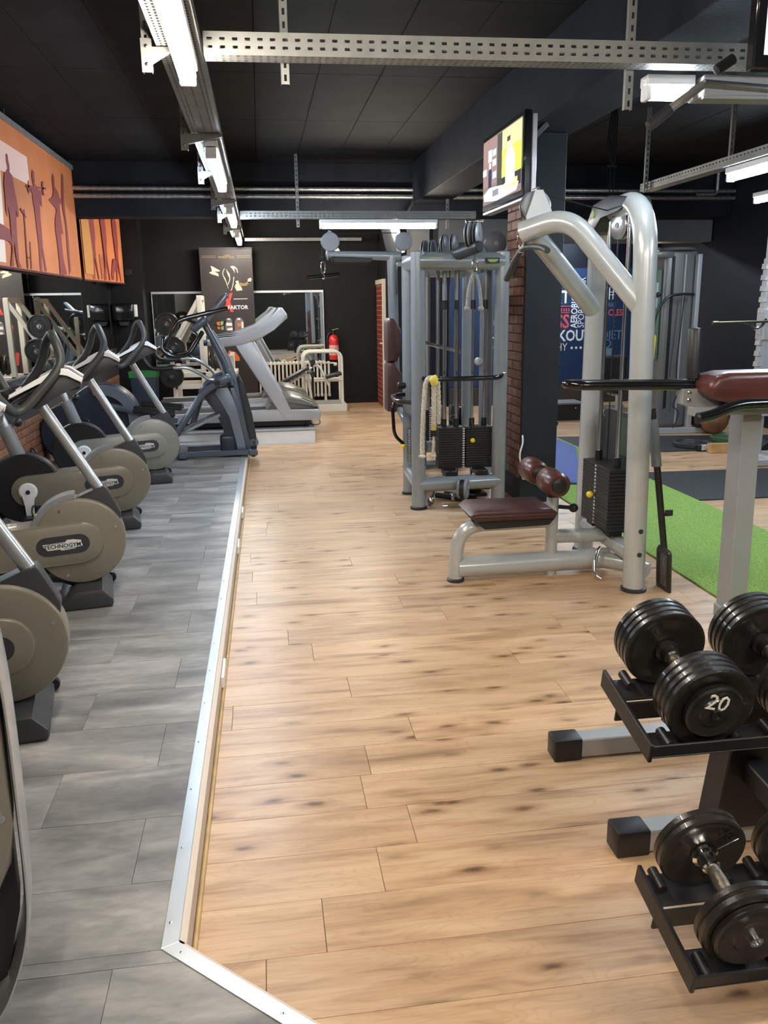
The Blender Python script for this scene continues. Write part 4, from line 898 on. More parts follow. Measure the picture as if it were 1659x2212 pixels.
# rear stack and its rods, seen through the frame
weight_stack(t, 1.45, 1.72, 7.90, 8.03, 0.295, 0.60, 14, 'y')
for x in (1.50, 1.585, 1.67): part('guide_rod', MB().cyl((x, 7.965, 0.2), (x, 7.965, 1.88), 0.0115, seg=10), CHROME, t, True)
for x, y in ((1.395, 7.2), (1.60, 7.3), (1.70, 7.35)): part('guide_rod', MB().cyl((x, y, 0.18), (x, y, 1.93), 0.0115, seg=10), CHROME, t, True)
part('inner_beam', MB().cyl((1.30, 7.25, 1.93), (1.90, 7.38, 1.93), 0.04, seg=14), SILVER2, t, True)
part('inner_beam', MB().cyl((1.30, 7.25, 0.18), (1.90, 7.38, 0.18), 0.04, seg=14), SILVER2, t, True)
# cables
part('cable', MB().tube([(1.556, 6.13, 1.95), (1.556, 6.13, 1.88)], 0.004, 6).tube([(1.51, 6.41, 1.85), (1.51, 6.41, 0.26)], 0.004, 6).tube([(1.62, 6.95, 1.95), (1.63, 6.92, 0.70)], 0.004, 6).tube([(1.66, 7.4, 1.95), (1.56, 6.95, 0.72)], 0.0045, 6).tube([(0.655, 7.75, 2.21), (1.31, 7.75, 2.215)], 0.0035, 6), BLACKP, t, True)
# front swivel arm with a pair of pulleys on top
part('front_arm', MB().tube(spline([(1.47, 6.46, 1.945), (1.51, 6.30, 1.962), (1.56, 6.10, 1.985), (1.575, 6.05, 1.985)], 4), [0.045]*9+[0.042, 0.04, 0.036, 0.03], 16), DARKP, t, True)
for dx in (-0.028, 0.032): pulley(t, (1.545+dx, 6.14, 2.075), (1, -0.6, 0), 0.088, 0.034)
part('axle_bar', MB().cyl((1.49, 6.14, 2.165), (1.615, 6.12, 2.165), 0.010, seg=10), CHROME, t, True)
for x, y in ((1.52, 7.02), (1.575, 6.92)): pulley(t, (x+0.01, y, 2.06), (1, -0.6, 0), 0.085, 0.036)
for x, y in ((1.50, 7.72), (1.56, 7.66), (1.64, 7.60)): pulley(t, (x, y, 2.06), (1, -0.6, 0), 0.088, 0.036)
part('pulley_rail', MB().bar((1.50, 7.75, 1.955), (1.60, 6.60, 1.965), 0.05, 0.05, 0.01), SILVER2, t, True)
for y in (7.6, 7.0, 6.8): part('pulley_rail_tie', MB().bar((1.22, y, 1.94), (1.90, y+0.04, 1.94), 0.04, 0.04, 0.008), SILVER2, t, True)
pulley(t, (1.93, 6.92, 2.065), (0, 1, 0), 0.092, 0.05, m=mat('dark_pulley', (0.10, 0.10, 0.115), 0.4))
pulley(t, (1.31, 7.75, 2.14), (0, 1, 0), 0.080, 0.06)
for z in (0.66,): 
    for x in (1.655, 1.47): pulley(t, (x, 6.93, z), (1, -0.3, 0), 0.105, 0.05)
part('pulley_fork', MB().box(1.555, 1.60, 6.90, 6.96, 0.54, 0.76, 0.01), DARKP, t, True)
part('fork_ring', MB().torus((1.577, 6.895, 0.655), (0, 1, 0), 0.024, 0.005), CHROME, t, True)
# low pulley in front
pulley(t, (1.535, 6.325, 0.17), (1, -0.45, 0), 0.085, 0.085)
part('cable_stop', MB().cyl((1.535, 6.31, 0.075), (1.535, 6.31, 0.115), 0.018, seg=12), BLACKP, t, True)
part('snap_link', carabiner(MB(), (1.545, 6.30, 0.085), 0.075, 0.034, 0.005), CHROME, t, True)
# side boom over the aisle with pulley, and its post
before = set(t.children)
bm_ = part('boom', MB().tube([(0.585, 7.30, 2.005), (1.24, 7.30, 1.985)], [0.030, 0.042], 18), SILVER2, t, True)
part('boom_cap', MB().sphere((0.585, 7.30, 2.000), 0.036, 14, 10, (0.5, 1, 1.3)), SILVER2, bm_, True)
part('boom_guard', MB().prism([(0.615, 1.985), (0.98, 1.975), (0.985, 1.945), (0.96, 1.925), (0.66, 1.93), (0.62, 1.95)], 'xz', 7.265, 7.335, 0.008), BLACKP, bm_, True)
pulley(t, (0.610, 7.30, 2.112), (0, 1, 0), 0.082, 0.06)
part('pulley_hook', MB().prism([(0.58, 2.17), (0.60, 2.215), (0.625, 2.205), (0.70, 2.03), (0.66, 2.02)], 'xz', 7.335, 7.345), SILVER2, t, True)
part('boom_post', MB().cyl((1.185, 7.32, 0.70), (1.165, 7.30, 1.99), 0.046, seg=18), SILVER2, t, True)
part('boom_cable', MB().tube([(0.535, 7.30, 2.11), (0.535, 7.30, 1.985)], 0.004, 6), BLACKP, t, True)
part('cable_stop', MB().lathe((0.540, 7.30, 1.945), (0, 0, 1), [(0.018, 0), (0.026, 0.012), (0.026, 0.045), (0.014, 0.055)], 16), BLACKP, t, True)
for o in set(t.children)-before: o.location = o.location+Vector((0.04, 0.45, 0.028))
# brown back pads of the aisle seat
part('back_pad', MB().prism([(1.105, 1.10), (1.105, 1.44), (1.125, 1.475), (1.16, 1.475), (1.225, 1.38), (1.23, 1.20), (1.19, 1.10)], 'xz', 7.40, 7.66, 0.022, 3), MAROON2, t, True)
part('back_pad', MB().prism([(1.100, 0.66), (1.105, 1.06), (1.125, 1.095), (1.17, 1.095), (1.225, 1.00), (1.245, 0.80), (1.22, 0.68), (1.16, 0.645)], 'xz', 7.40, 7.66, 0.022, 3), MAROON2, t, True)
# black hand rails
part('seat_stem', MB().bar((1.20, 7.5, 0.70), (1.23, 7.0, 0.55), 0.05, 0.05, 0.008), SILVER2, t, True)
part('hand_rail', MB().tube(fillet([(1.20, 6.42, 1.045), (1.255, 6.28, 1.035), (1.80, 6.31, 1.035), (1.865, 6.42, 1.045)], 0.05, 5), 0.0195, 12), BLACKG, t, True)
for x, y in ((1.865, 6.36),): part('rail_bolt', MB().sphere((x, y, 1.062), 0.014, 10, 8), CHROME, t, True)
part('side_handle', MB().tube(fillet([(1.17, 6.93, 0.86), (1.06, 6.90, 0.855), (1.055, 6.60, 0.84), (1.17, 6.45, 0.84)], 0.05, 5), 0.018, 12), BLACKG, t, True)
part('side_handle', MB().tube(fillet([(1.15, 6.96, 0.80), (1.065, 6.92, 0.79), (1.075, 6.90, 0.52), (1.16, 6.94, 0.44)], 0.06, 5), 0.015, 10), BLACKG, t, True)
part('roller_stub', MB().lathe((1.10, 6.86, 0.94), (1, 0, 0), [(0.02, 0), (0.03, 0.012), (0.03, 0.05), (0.02, 0.07)], 14), BLACKP, t, True)
part('mid_clamp', MB().lathe((1.80, 6.95, 1.12), (0, -1, 0), [(0.02, 0), (0.034, 0.02), (0.034, 0.08), (0.02, 0.1)], 14), SILVER, t, True)
part('mid_arm', MB().bar((1.35, 7.10, 1.28), (1.66, 6.95, 1.20), 0.03, 0.03, 0.006), CHROME, t, True)
for x, y in ((1.48, 7.05), (1.56, 7.15)): part('ratchet_pole', MB().cyl((x, y, 0.2), (x, y, 1.95), 0.016, seg=12), STEELROD, t, True)
# ------------------------------------------------------------------ attachments of the tower
b = thing('straight_bar', 'short black straight bar hanging from the tower boom over the aisle', 'pull bar', (0.54, 7.30, 1.80)); hanging = b
part('bar', MB().cyl((0.395, 7.26, 1.805), (0.685, 7.34, 1.835), 0.019, seg=14), BLACKG, b, True)
part('swivel', MB().torus((0.54, 7.30, 1.822), (1, 0.25, 0.1), 0.026, 0.007), CHROME, b, True)
part('snap_link', carabiner(MB(), (0.54, 7.30, 1.945), 0.10, 0.036, 0.0055), CHROME, b, True)
hanging.location = (0.58, 7.75, 1.828)
b = thing('triceps_rope', 'grey two-strand triceps rope hanging from the front of the cable tower', 'rope', (1.555, 6.12, 1.56))
for s in (-1, 1):
    p = spline([(1.555+s*0.006, 6.12, 1.80), (1.555+s*0.022, 6.12, 1.76), (1.555+s*0.042, 6.12, 1.68), (1.555+s*0.052, 6.12, 1.575)], 6)
    r = part('strand', MB().tube(p, [0.012+0.0015*(i % 2) for i in range(len(p))], 10), ROPEG, b, True)
    part('knot', MB().sphere((1.555+s*0.052, 6.12, 1.558), 0.023, 12, 8, (1, 1, 0.9)), ROPEG, r, True)
part('snap_link', carabiner(MB(), (1.556, 6.12, 1.90), 0.09, 0.036, 0.0055), CHROME, b, True)
b = thing('climbing_rope', 'cream twisted rope with yellow whipping looped on the tower hand rail', 'rope', (1.23, 6.26, 0.44))
def twisted(mb, path, r=0.017, tw=55.0):
    pts = spline(path, 8); L = 0
    for k in range(3):
        out = []; L = 0
        for i, p in enumerate(pts):
            if i: L += (p-pts[i-1]).length
            a = tw*L+k*2.094; out.append(p+Vector((math.cos(a)*r*0.55, math.sin(a)*r*0.55, 0)))
        mb.tube(out, r*0.62, 8)
    return mb
part('strand', twisted(MB(), [(1.272, 6.235, 1.060), (1.235, 6.232, 1.05), (1.212, 6.235, 0.98), (1.200, 6.24, 0.80), (1.190, 6.24, 0.60), (1.190, 6.24, 0.47)]), ROPE, b, True)
part('strand', twisted(MB(), [(1.278, 6.23, 1.03), (1.278, 6.23, 0.85), (1.276, 6.23, 0.66)], 0.019), ROPE, b, True)
part('strand', twisted(MB(), [(1.312, 6.24, 1.02), (1.318, 6.24, 0.85), (1.314, 6.24, 0.70)], 0.017), ROPE, b, True)
part('thin_tail', twisted(MB(), [(1.276, 6.23, 0.66), (1.276, 6.23, 0.55), (1.270, 6.23, 0.475)], 0.010, 80), ROPE, b, True)
part('whipping', MB().tube(spline([(1.262, 6.222, 1.06), (1.275, 6.215, 1.035), (1.28, 6.222, 1.0)], 4), [0.03, 0.034, 0.036, 0.036, 0.034, 0.032, 0.030, 0.027, 0.024], 12), mat('yellow_tape', (0.80, 0.66, 0.12), 0.7), b, True)
part('whipping', MB().tube([(1.276, 6.23, 0.70), (1.276, 6.23, 0.655)], 0.021, 12), mat('ochre_tape', (0.50, 0.40, 0.10), 0.7), b, True)
part('black_sleeve', MB().tube([(1.276, 6.235, 0.655), (1.276, 6.235, 0.61)], 0.024, 12), BLACKP, b, True)
for x in (1.190, 1.270): part('end_knot', MB().torus((x, 6.235, 0.455), (0, 0, 1), 0.018, 0.012, 14, 8).sphere((x, 6.235, 0.455), 0.02, 10, 8), ROPE, b, True)
# handles lying under the tower
b = thing('row_grip', 'black double row grip lying on the floor under the cable tower', 'handle', (1.52, 6.62, 0))
part('grip', MB().cyl((1.40, 6.72, 0.03), (1.62, 6.52, 0.03), 0.024, seg=12), BLACKP, b, True)
part('grip', MB().cyl((1.48, 6.74, 0.035), (1.70, 6.56, 0.03), 0.024, seg=12), BLACKP, b, True)
part('yoke', MB().box(1.50, 1.56, 6.58, 6.66, 0.008, 0.06, 0.006), CHROME, b, True)
b = thing('rope_handle', 'small tan and chrome handle on the floor under the cable tower', 'handle', (1.5, 6.35, 0))
part('grip', MB().tube(spline([(1.42, 6.36, 0.022), (1.50, 6.34, 0.026), (1.60, 6.38, 0.028)], 5), [0.014, 0.016, 0.018, 0.02, 0.02, 0.02, 0.022, 0.022, 0.022, 0.022, 0.02], 12), mat('tan_grip', (0.20, 0.14, 0.07), 0.7, var=0.2), b, True)
part('tip', MB().cyl((1.385, 6.372, 0.018), (1.43, 6.358, 0.022), 0.015, seg=10), CHROME, b, True)
b = thing('stirrup_attachment', 'short steel handle leaning at the front left foot of the cable tower', 'handle', (1.29, 6.47, 0))
part('shaft', MB().cyl((1.262, 6.36, 0.016), (1.345, 6.56, 0.10), 0.014, seg=10), STEELROD, b, True)
part('collar', MB().lathe((1.288, 6.42, 0.038), (0.38, 0.91, 0.38), [(0.022, 0), (0.030, 0.008), (0.030, 0.03), (0.022, 0.04)], 14), STEELROD, b, True)
b = thing('foot_plate', 'black foot plate assembly on the floor behind the tower front post', 'foot plate', (1.76, 6.80, 0))
part('plate', MB().box(1.66, 1.84, 6.72, 6.90, 0.0, 0.03, 0.005), BLACKP, b, True)
part('block', MB().box(1.70, 1.80, 6.76, 6.86, 0.03, 0.10, 0.01), BLACKP, b, True)
# ================================================================== dumbbell rack
t = thing('dumbbell_rack', 'black two tier dumbbell rack with grey box section feet', 'dumbbell rack', (1.45, 1.95, 0))
GREYBOX = mat('grey_box_section', (0.36, 0.37, 0.37), 0.38, 0.3, var=0.04)
for y in (2.60, 2.06):
    f = part('foot_beam', MB().box(1.06, 2.40, y-0.036, y+0.036, 0.008, 0.078, 0.004), GREYBOX, t, True, False)
    part('end_cap', MB().box(0.965, 1.07, y-0.042, y+0.042, 0.0, 0.084, 0.008, 2), BLACKP, f, True)
RB = mat('rack_black', (0.012, 0.012, 0.013), 0.45, bump=0.04)
pil = MB()
pil.prism([(1.255, 0.075), (1.47, 0.075), (1.43, 0.60), (1.315, 0.60)], 'xz', 2.00, 2.10, 0.004)
part('pillar', pil, RB, t, True, False)
part('pillar_web', MB().prism([(1.44, 0.075), (1.56, 0.075), (1.47, 0.60), (1.42, 0.60)], 'xz', 2.10, 2.16, 0.003), RB, t, True, False)
part('pillar', MB().box(2.25, 2.40, 1.98, 2.12, 0.075, 0.62, 0.004), RB, t, True, False)
def tier(yf, zf, yb, zb, x0, x1):
    # tilted shelf: front (near the camera) edge at yf, zf and back edge at yb, zb
    d = Vector((0, yb-yf, zb-zf)).normalized(); n = Vector((0, -d.z, d.y)); L = Vector((0, yb-yf, zb-zf)).length
    def bar(name, s0, s1, h0, h1):
        a = Vector((x0, yf, zf))+d*((s0+s1)/2)+n*((h0+h1)/2); b = a+Vector((x1-x0, 0, 0))
        return part(name, MB().bar(a, b, abs(s1-s0), abs(h1-h0), 0.002, up=tuple(n)), RB, t, True, False)
    bar('front_rail', 0.0, 0.085, -0.006, 0.0); bar('front_lip', 0.0, 0.007, 0.0, 0.032)
    bar('back_rail', L-0.085, L, -0.006, 0.0); bar('back_lip', L-0.10, L-0.092, -0.055, 0.0)
    for x in (x0, x1):
        a = Vector((x, yf, zf))+n*0.010; b = a+d*L
        part('end_plate', MB().bar(a, b, 0.010, 0.052, 0.002, up=tuple(n)), RB, t, True, False)
    return d, n
d1, n1 = tier(1.635, 0.568, 1.925, 0.627, 0.850, 2.45)
d2, n2 = tier(1.295, 0.252, 1.565, 0.311, 0.800, 2.45)
for x in (1.36, 2.32):
    part('shelf_arm', MB().bar((x, 2.06, 0.57), (x, 1.65, 0.525), 0.06, 0.07, 0.004), RB, t, True, False)
    part('shelf_arm', MB().bar((x, 2.06, 0.27), (x, 1.31, 0.205), 0.06, 0.07, 0.004), RB, t, True, False)
part('gusset', MB().prism([(1.02, 0.62), (1.06, 0.62), (1.05, 0.50), (1.02, 0.50)], 'xz', 1.90, 1.92), RB, t, True, False)
part('gusset', MB().prism([(0.98, 0.30), (1.36, 0.30), (1.36, 0.20), (1.10, 0.16), (1.00, 0.18)], 'xz', 1.56, 1.58), RB, t, True, False)
part('ballast_plate', MB().prism([(1.00, 1.36), (2.4, 1.36), (2.4, 1.00), (1.05, 1.00)], 'xy', 0.0, 0.03, 0.003), RB, t, True, False)
part('ballast_post', MB().box(1.40, 1.50, 1.10, 1.30, 0.03, 0.24, 0.003), RB, t, True, False)
def dumbbell(label, near, far, R, plates, paint=None, m=IRON, emb=None, hub=0.66):
    near, far = Vector(near), Vector(far); a = (far-near).normalized()
    b = thing('dumbbell', label, 'dumbbell', tuple((near+far)/2), 0, 'round plate dumbbells on the rack')
    part('handle', MB().lathe(near, a, [(0.014, 0.0), (0.0145, 0.06), (0.0165, (far-near).length/2), (0.0145, (far-near).length-0.06), (0.014, (far-near).length)], 16), mat('worn_steel_handle', (0.30, 0.26, 0.20), 0.38, 0.9, var=0.3, scale=60, bump=0.3, bscale=200), b, True)
    th = 0.021
    for e, s in ((near, -1), (far, 1)):
        for i in range(plates):
            o = e+a*(s*(0.002-plates*th/2+i*th))
            if s < 0: o = e-a*(i*th-plates*th/2+0.0)
            dirv = a*s
            part('plate', MB().lathe(o, dirv, [(0.018, 0.003), (R*0.78, 0.003), (R*0.84, -0.0005), (R*0.955, 0.0), (R, 0.004), (R, th-0.005), (R*0.955, th-0.001), (R*0.84, th-0.001), (R*0.78, th-0.004), (0.018, th-0.004)], 48), m, b, True)
        o = e+a*(s*plates*th/2)
        ec = part('end_plate', MB().lathe(o, a*s, [(0.02, 0), (R*hub, 0.0), (R*hub, 0.012), (R*hub*0.93, 0.016), (R*hub*0.80, 0.0135), (R*hub*0.55, 0.0135), (R*hub*0.50, 0.018), (0.02, 0.018)], 40), m, b, True)
        part('end_bolt', MB().lathe(o+a*(s*0.016), a*s, [(0.014, 0), (0.014, 0.010), (0.009, 0.010), (0.0085, 0.006), (0.001, 0.006)], 18), STEELROD if hub > 0.7 else m, ec, True)
        ic = e-a*(s*plates*th/2)
        part('collar', MB().lathe(ic, -a*s, [(0.030, -0.002), (0.030, 0.006), (0.022, 0.010), (0.021, 0.034), (0.017, 0.038)], 20), m if s > 0 and hub < 0.7 else CHROME, b, True)
        if paint and s < 0:
            up = Vector((0, 0, 1)); up = (up-a*up.dot(a)).normalized(); x = a.cross(up)
            x = -x if x.x < 0 else x
            up = (up*0.96+x*0.26).normalized(); x = up.cross(-a).normalized()
            if x.x < 0: x = -x
            M = frame_mat(o-a*0.0178+up*R*paint[2][1]+x*R*paint[2][0], x, x.cross(a) if x.cross(a).z > 0 else -x.cross(a))
            lettering('painted_number', paint[0], paint[1], mat('white_marker', (0.75, 0.72, 0.62), 0.7), M, ec, 0.0012, False).data.transform(wmat(b).inverted())
        if emb and s > 0:
            up = Vector((0, 0, 1)); up = (up-a*up.dot(a)).normalized(); x = up.cross(-a); x = -x if x.x < 0 else x
            up2 = (up*0.86-x*0.5).normalized(); x2 = (x*0.86+up*0.5).normalized()
            c = ic-a*0.0005+up*R*0.42+x*R*0.42
            lettering('cast_number', emb, 0.030, m, frame_mat(c, x2, up2), b, 0.0022, True).data.transform(wmat(b).inverted())
            fr = MB(); 
            q = [c+x2*sx*0.026+up2*sy*0.017 for sx, sy in ((-1, -1), (1, -1), (1, 1), (-1, 1))]
            fr.tube(q, 0.0016, 6, closed=True); part('cast_frame', fr, m, b, True)
    return b
dumbbell('black dumbbell with a white painted 20, left end of the upper tier', (0.990, 1.672, 0.690), (0.990, 1.904, 0.737), 0.1075, 4, ('20', 0.058, (-0.08, 0.26)), IRON)
dumbbell('black dumbbell with a brass collar, second on the upper tier', (1.255, 1.672, 0.690), (1.255, 1.904, 0.737), 0.1075, 4, None, IRON)
dumbbell('black dumbbell at the right end of the upper tier', (1.52, 1.672, 0.690), (1.52, 1.904, 0.737), 0.1075, 4, None, IRON)
dumbbell('brown black dumbbell with a chrome hub, left end of the lower tier', (0.915, 1.322, 0.372), (0.915, 1.508, 0.413), 0.100, 2, ('12', 0.075, (0.62, 0.55)), IRONB, '10', 0.82)
dumbbell('brown black dumbbell second on the lower tier', (1.15, 1.322, 0.372), (1.15, 1.508, 0.413), 0.100, 2, None, IRONB, None, 0.82)
# cradles beside the dumbbells
for (x, yc, zc, dd) in [(x+dx, y, z, d1) for x in (0.99, 1.255) for dx in (-0.085, 0.085) for y, z in ((1.672, 0.588), (1.895, 0.634))]+[(x+dx, y, z, d2) for x in (0.915, 1.15) for dx in (-0.08, 0.08) for y, z in ((1.320, 0.270), (1.530, 0.316))]:
    part('cradle', MB().tube([Vector((x, yc, zc))-dd*0.022, Vector((x, yc, zc))+dd*0.034], 0.012, 10), RB, t, True)
# ================================================================== knee raise and dip station
t = thing('knee_raise_station', 'grey knee raise station with maroon arm pad and black dip bars', 'dip station', (2.35, 3.79, 0))
part('leg', MB().prism([(2.275, 0.0), (2.375, 0.0), (2.355, 1.10), (2.260, 1.10)], 'xz', 3.68, 3.80, 0.004), GREYBOX, t, True, False)
part('base_beam', MB().box(2.25, 3.3, 3.70, 3.78, 0.013, 0.08, 0.004), GREYBOX, t, True, False)
part('base_beam', MB().box(3.0, 3.1, 3.2, 4.3, 0.013, 0.08, 0.004), GREYBOX, t, True, False)
part('mast', MB().box(2.98, 3.08, 3.62, 3.72, 0.013, 2.48, 0.004), GREYBOX, t, True, False)
part('arm_bracket', MB().prism([(1.935, 1.125), (1.935, 1.195), (2.02, 1.195), (2.10, 1.165), (2.13, 1.13), (2.3, 1.13), (2.3, 1.10), (2.0, 1.10)], 'xz', 3.66, 3.72, 0.003), GREYBOX, t, True, False)
for z in (1.143, 1.178): part('bracket_bolt', MB().lathe((1.965, 3.66, z), (0, -1, 0), [(0.010, 0), (0.010, 0.004), (0.006, 0.006)], 12), STEELROD, t, True)
part('arm_beam', MB().box(1.96, 3.0, 3.60, 3.66, 1.075, 1.115, 0.003), GREYBOX, t, True, False)
ap = part('arm_pad', MB().prism([(2.035, 1.155), (2.005, 1.185), (2.005, 1.225), (2.035, 1.262), (2.10, 1.275), (2.78, 1.275), (2.80, 1.25), (2.80, 1.16), (2.78, 1.15), (2.12, 1.135)], 'xz', 3.54, 3.74, 0.030, 4), MAROON, t, True)
part('pad_board', MB().box(2.14, 2.78, 3.56, 3.72, 1.115, 1.15, 0.004), mat('grey_pad_board', (0.22, 0.22, 0.21), 0.6), ap, True, False)
part('lower_handle', MB().tube(fillet([(1.905, 3.45, 1.088), (1.97, 3.45, 1.10), (2.085, 3.46, 1.142), (2.75, 3.50, 1.142)], 0.06, 5), 0.024, 14), BLACKG, t, True)
part('handle_end', MB().sphere((1.903, 3.45, 1.088), 0.026, 12, 10, (0.5, 1, 1)), BLACKP, t, True)
part('dip_bar', MB().tube(fillet([(2.035, 3.70, 1.207), (1.44, 3.70, 1.222), (1.40, 3.78, 1.222), (1.45, 3.84, 1.215), (2.06, 3.85, 1.20)], 0.06, 5), 0.0225, 14), BLACKG, t, True)
vg = part('upright_grip', MB().lathe((2.004, 3.71, 1.235), (-0.035, 0, 1), [(0.026, 0), (0.031, 0.005), (0.031, 0.225), (0.026, 0.235), (0.012, 0.238)], 18), BLACKP, t, True)
part('grip_pin', MB().cyl((2.008, 3.71, 1.18), (2.004, 3.71, 1.24), 0.013, seg=12), CHROME, vg, True)
part('pull_up_boom', MB().cyl((1.80, 3.425, 2.437), (3.03, 3.66, 2.437), 0.016, seg=14), GALV, t, True)
pb = part('pull_up_bar', MB().cyl((1.795, 3.42, 2.43), (1.655, 3.42, 2.335), 0.0165, seg=14), GALV, t, True)
part('foam_grip', MB().lathe((1.845, 3.42, 2.482), (0.80, 0, 0.52), [(0.012, 0), (0.021, 0.004), (0.021, 0.085), (0.012, 0.09)], 16), RUBBER, pb, True)
part('foam_grip', MB().lathe((1.665, 3.42, 2.342), (-0.80, 0, -0.62), [(0.012, 0), (0.021, 0.004), (0.021, 0.11), (0.012, 0.115)], 16), RUBBER, pb, True)
# ================================================================== left wall: mirrors, banners
def flat(name, pts, m, parent, plane, c, th=0.0015, world=True):
    return part(name, MB().prism(pts, plane, c, c+th), m, parent, world, False)
t = thing('wall_mirror', 'long wall mirror of several panes above the bikes', 'mirror', (-2.195, 9.0, 1.0))
js = [4.6, 6.0, 7.35, 8.71, 10.15, 11.5, 12.62, 13.05]
for a, b in zip(js[:-1], js[1:]): part('pane', MB().box(-2.199, -2.190, a+0.004, b-0.004, 1.0, 2.30, 0.001), MIRROR, t, True, False)
part('edge_strip', MB().box(-2.200, -2.186, 4.6, 13.05, 0.985, 1.0, 0.001), mat('grey_trim', (0.25, 0.25, 0.25), 0.4, 0.5), t, True, False)
ORNG = mat('orange_banner_fabric', (0.62, 0.190, 0.060), 0.75, var=0.10, scale=2.0, bump=0.15, bscale=4)
PINKB = mat('pink_banner_print', (0.88, 0.56, 0.47), 0.75); CREAMB = mat('cream_banner_print', (0.86, 0.70, 0.62), 0.75)
TANB = mat('tan_banner_print', (0.62, 0.27, 0.07), 0.75); SIL = mat('maroon_silhouette_print', (0.26, 0.045, 0.045), 0.75)
m1 = [(8.2, 2.92), (8.23, 2.91), (8.23, 2.86), (8.25, 2.83), (8.23, 2.77), (8.31, 2.75), (8.32, 2.67), (8.34, 2.61), (8.38, 2.49), (8.38, 2.42), (8.33, 2.4), (8.3, 2.48), (8.26, 2.32), (8.23, 2.18), (8.21, 2.01), (8.28, 1.965), (8.16, 1.965), (8.13, 2.04), (8.13, 2.18), (8.04, 2.04), (8.03, 1.965), (7.93, 1.965), (8.03, 2.1), (8.07, 2.27), (8.08, 2.41), (8.06, 2.47), (8.0, 2.37), (7.98, 2.43), (8.01, 2.57), (8.01, 2.65), (8.07, 2.74), (8.17, 2.79), (8.15, 2.85), (8.16, 2.9)]
m2 = [(9.06, 2.91), (9.12, 2.9), (9.1, 2.79), (9.2, 2.75), (9.33, 2.75), (9.29, 2.59), (9.22, 2.64), (9.18, 2.48), (9.17, 2.33), (9.15, 2.21), (9.21, 1.965), (9.14, 1.965), (9.08, 2.17), (9.03, 1.97), (9.07, 1.96), (8.94, 1.96), (8.99, 2.2), (8.98, 2.39), (8.98, 2.54), (8.95, 2.61), (8.96, 2.68), (8.88, 2.71), (9.05, 2.75), (9.01, 2.84)]
m3 = [(9.94, 3.0), (9.99, 2.97), (9.96, 2.87), (10.08, 2.84), (10.14, 2.78), (10.3, 2.77), (10.11, 2.7), (10.11, 2.57), (10.15, 2.4), (10.03, 2.39), (10.03, 2.14), (10.14, 1.97), (9.96, 1.96), (9.81, 1.96), (9.82, 2.13), (9.82, 2.3), (9.79, 2.38), (9.81, 2.5), (9.95, 2.64), (9.71, 2.68), (9.62, 2.7), (9.81, 2.75), (9.88, 2.82), (9.88, 2.94)]
m4 = [(10.39, 3.07), (10.45, 3.04), (10.36, 2.77), (10.4, 2.42), (10.36, 2.02), (10.26, 1.97), (10.27, 2.24), (10.32, 2.5), (10.24, 2.67), (10.27, 2.84)]
bits = [[(8.75, 2.73), (9.56, 2.81), (9.55, 2.79), (8.74, 2.71)], [(8.83, 2.78), (8.87, 2.79), (8.88, 2.75), (8.87, 2.69), (8.82, 2.66), (8.79, 2.7)], [(9.39, 2.84), (9.45, 2.86), (9.45, 2.8), (9.44, 2.72), (9.39, 2.71), (9.37, 2.76)],
        [(7.73, 2.3), (7.88, 2.29), (8.02, 2.27), (8.04, 2.2), (8.03, 2.14), (7.97, 2.17), (7.81, 2.17), (7.4, 2.16), (7.4, 2.3)], [(8.56, 2.49), (8.59, 2.5), (8.51, 1.965), (8.47, 1.965)], [(8.66, 2.21), (8.69, 2.22), (8.63, 1.965), (8.6, 1.965)], [(8.5, 2.07), (8.64, 2.07), (8.63, 2.06), (8.49, 2.06)], [(8.45, 2.48), (8.49, 2.5), (8.64, 2.43), (8.6, 2.42)]]
t = thing('wall_banner', 'large orange banner with maroon weightlifter silhouettes above the mirror', 'banner', (-2.12, 8.6, 1.94))
# fabric with soft waves
def fabric(p0, p1, z0, z1, amp=0.012, n=60, th=0.003):
    mb = MB(); p0, p1 = Vector(p0), Vector(p1); d = (p1-p0); nn = Vector((d.y, -d.x)).normalized(); vs = []
    for s in (0, th):
        for j in range(5):
            for i in range(n+1):
                f = i/n; q = p0+d*f+nn*(amp*(1-j/4)*(math.sin(f*23)+0.5*math.sin(f*51))*0.5-s)
                vs.append((q.x, q.y, z0+(z1-z0)*j/4))
    fs = []; W = n+1; H = 5*W
    for j in range(4):
        for i in range(n):
            a = j*W+i; fs += [(a, a+1, a+W+1, a+W), (H+a, H+a+W, H+a+W+1, H+a+1)]
    return mb.add(vs, fs)
part('fabric', fabric((-2.125, 5.6), (-2.125, 10.97), 1.95, 3.19, 0.004), ORNG, t, True)
part('top_rail', MB().box(-2.145, -2.105, 5.6, 10.98, 3.19, 3.24, 0.004), GALV, t, True, False)
part('bottom_hem', MB().tube([(-2.125, 5.6, 1.945), (-2.125, 10.97, 1.945)], 0.012, 10), mat('maroon_hem', (0.10, 0.03, 0.025), 0.8), t, True)
flat('print_block', [(7.2, 2.745), (8.90, 2.745), (8.90, 3.0), (7.2, 3.0)], PINKB, t, 'yz', -2.120)
flat('print_block', [(7.2, 1.985), (7.80, 1.985), (7.95, 2.745), (7.2, 2.745)], CREAMB, t, 'yz', -2.120)
for q in (m1, m2, m3, m4): flat('figure_print', q, SIL, t, 'yz', -2.1185, 0.001)
for q in bits: flat('figure_print', q, SIL, t, 'yz', -2.1175, 0.001)
for y in (5.7, 8.3, 10.9): part('hanging_wire', MB().cyl((-2.125, y, 3.235), (-2.125, y, 3.30), 0.003, seg=6), STEELROD, t, True)
t = thing('wall_banner', 'smaller orange banner beyond the cross beam with slim silhouettes', 'banner', (-2.05, 12.4, 1.94))
A, B = Vector((-2.165, 11.37)), Vector((-1.98, 13.36))
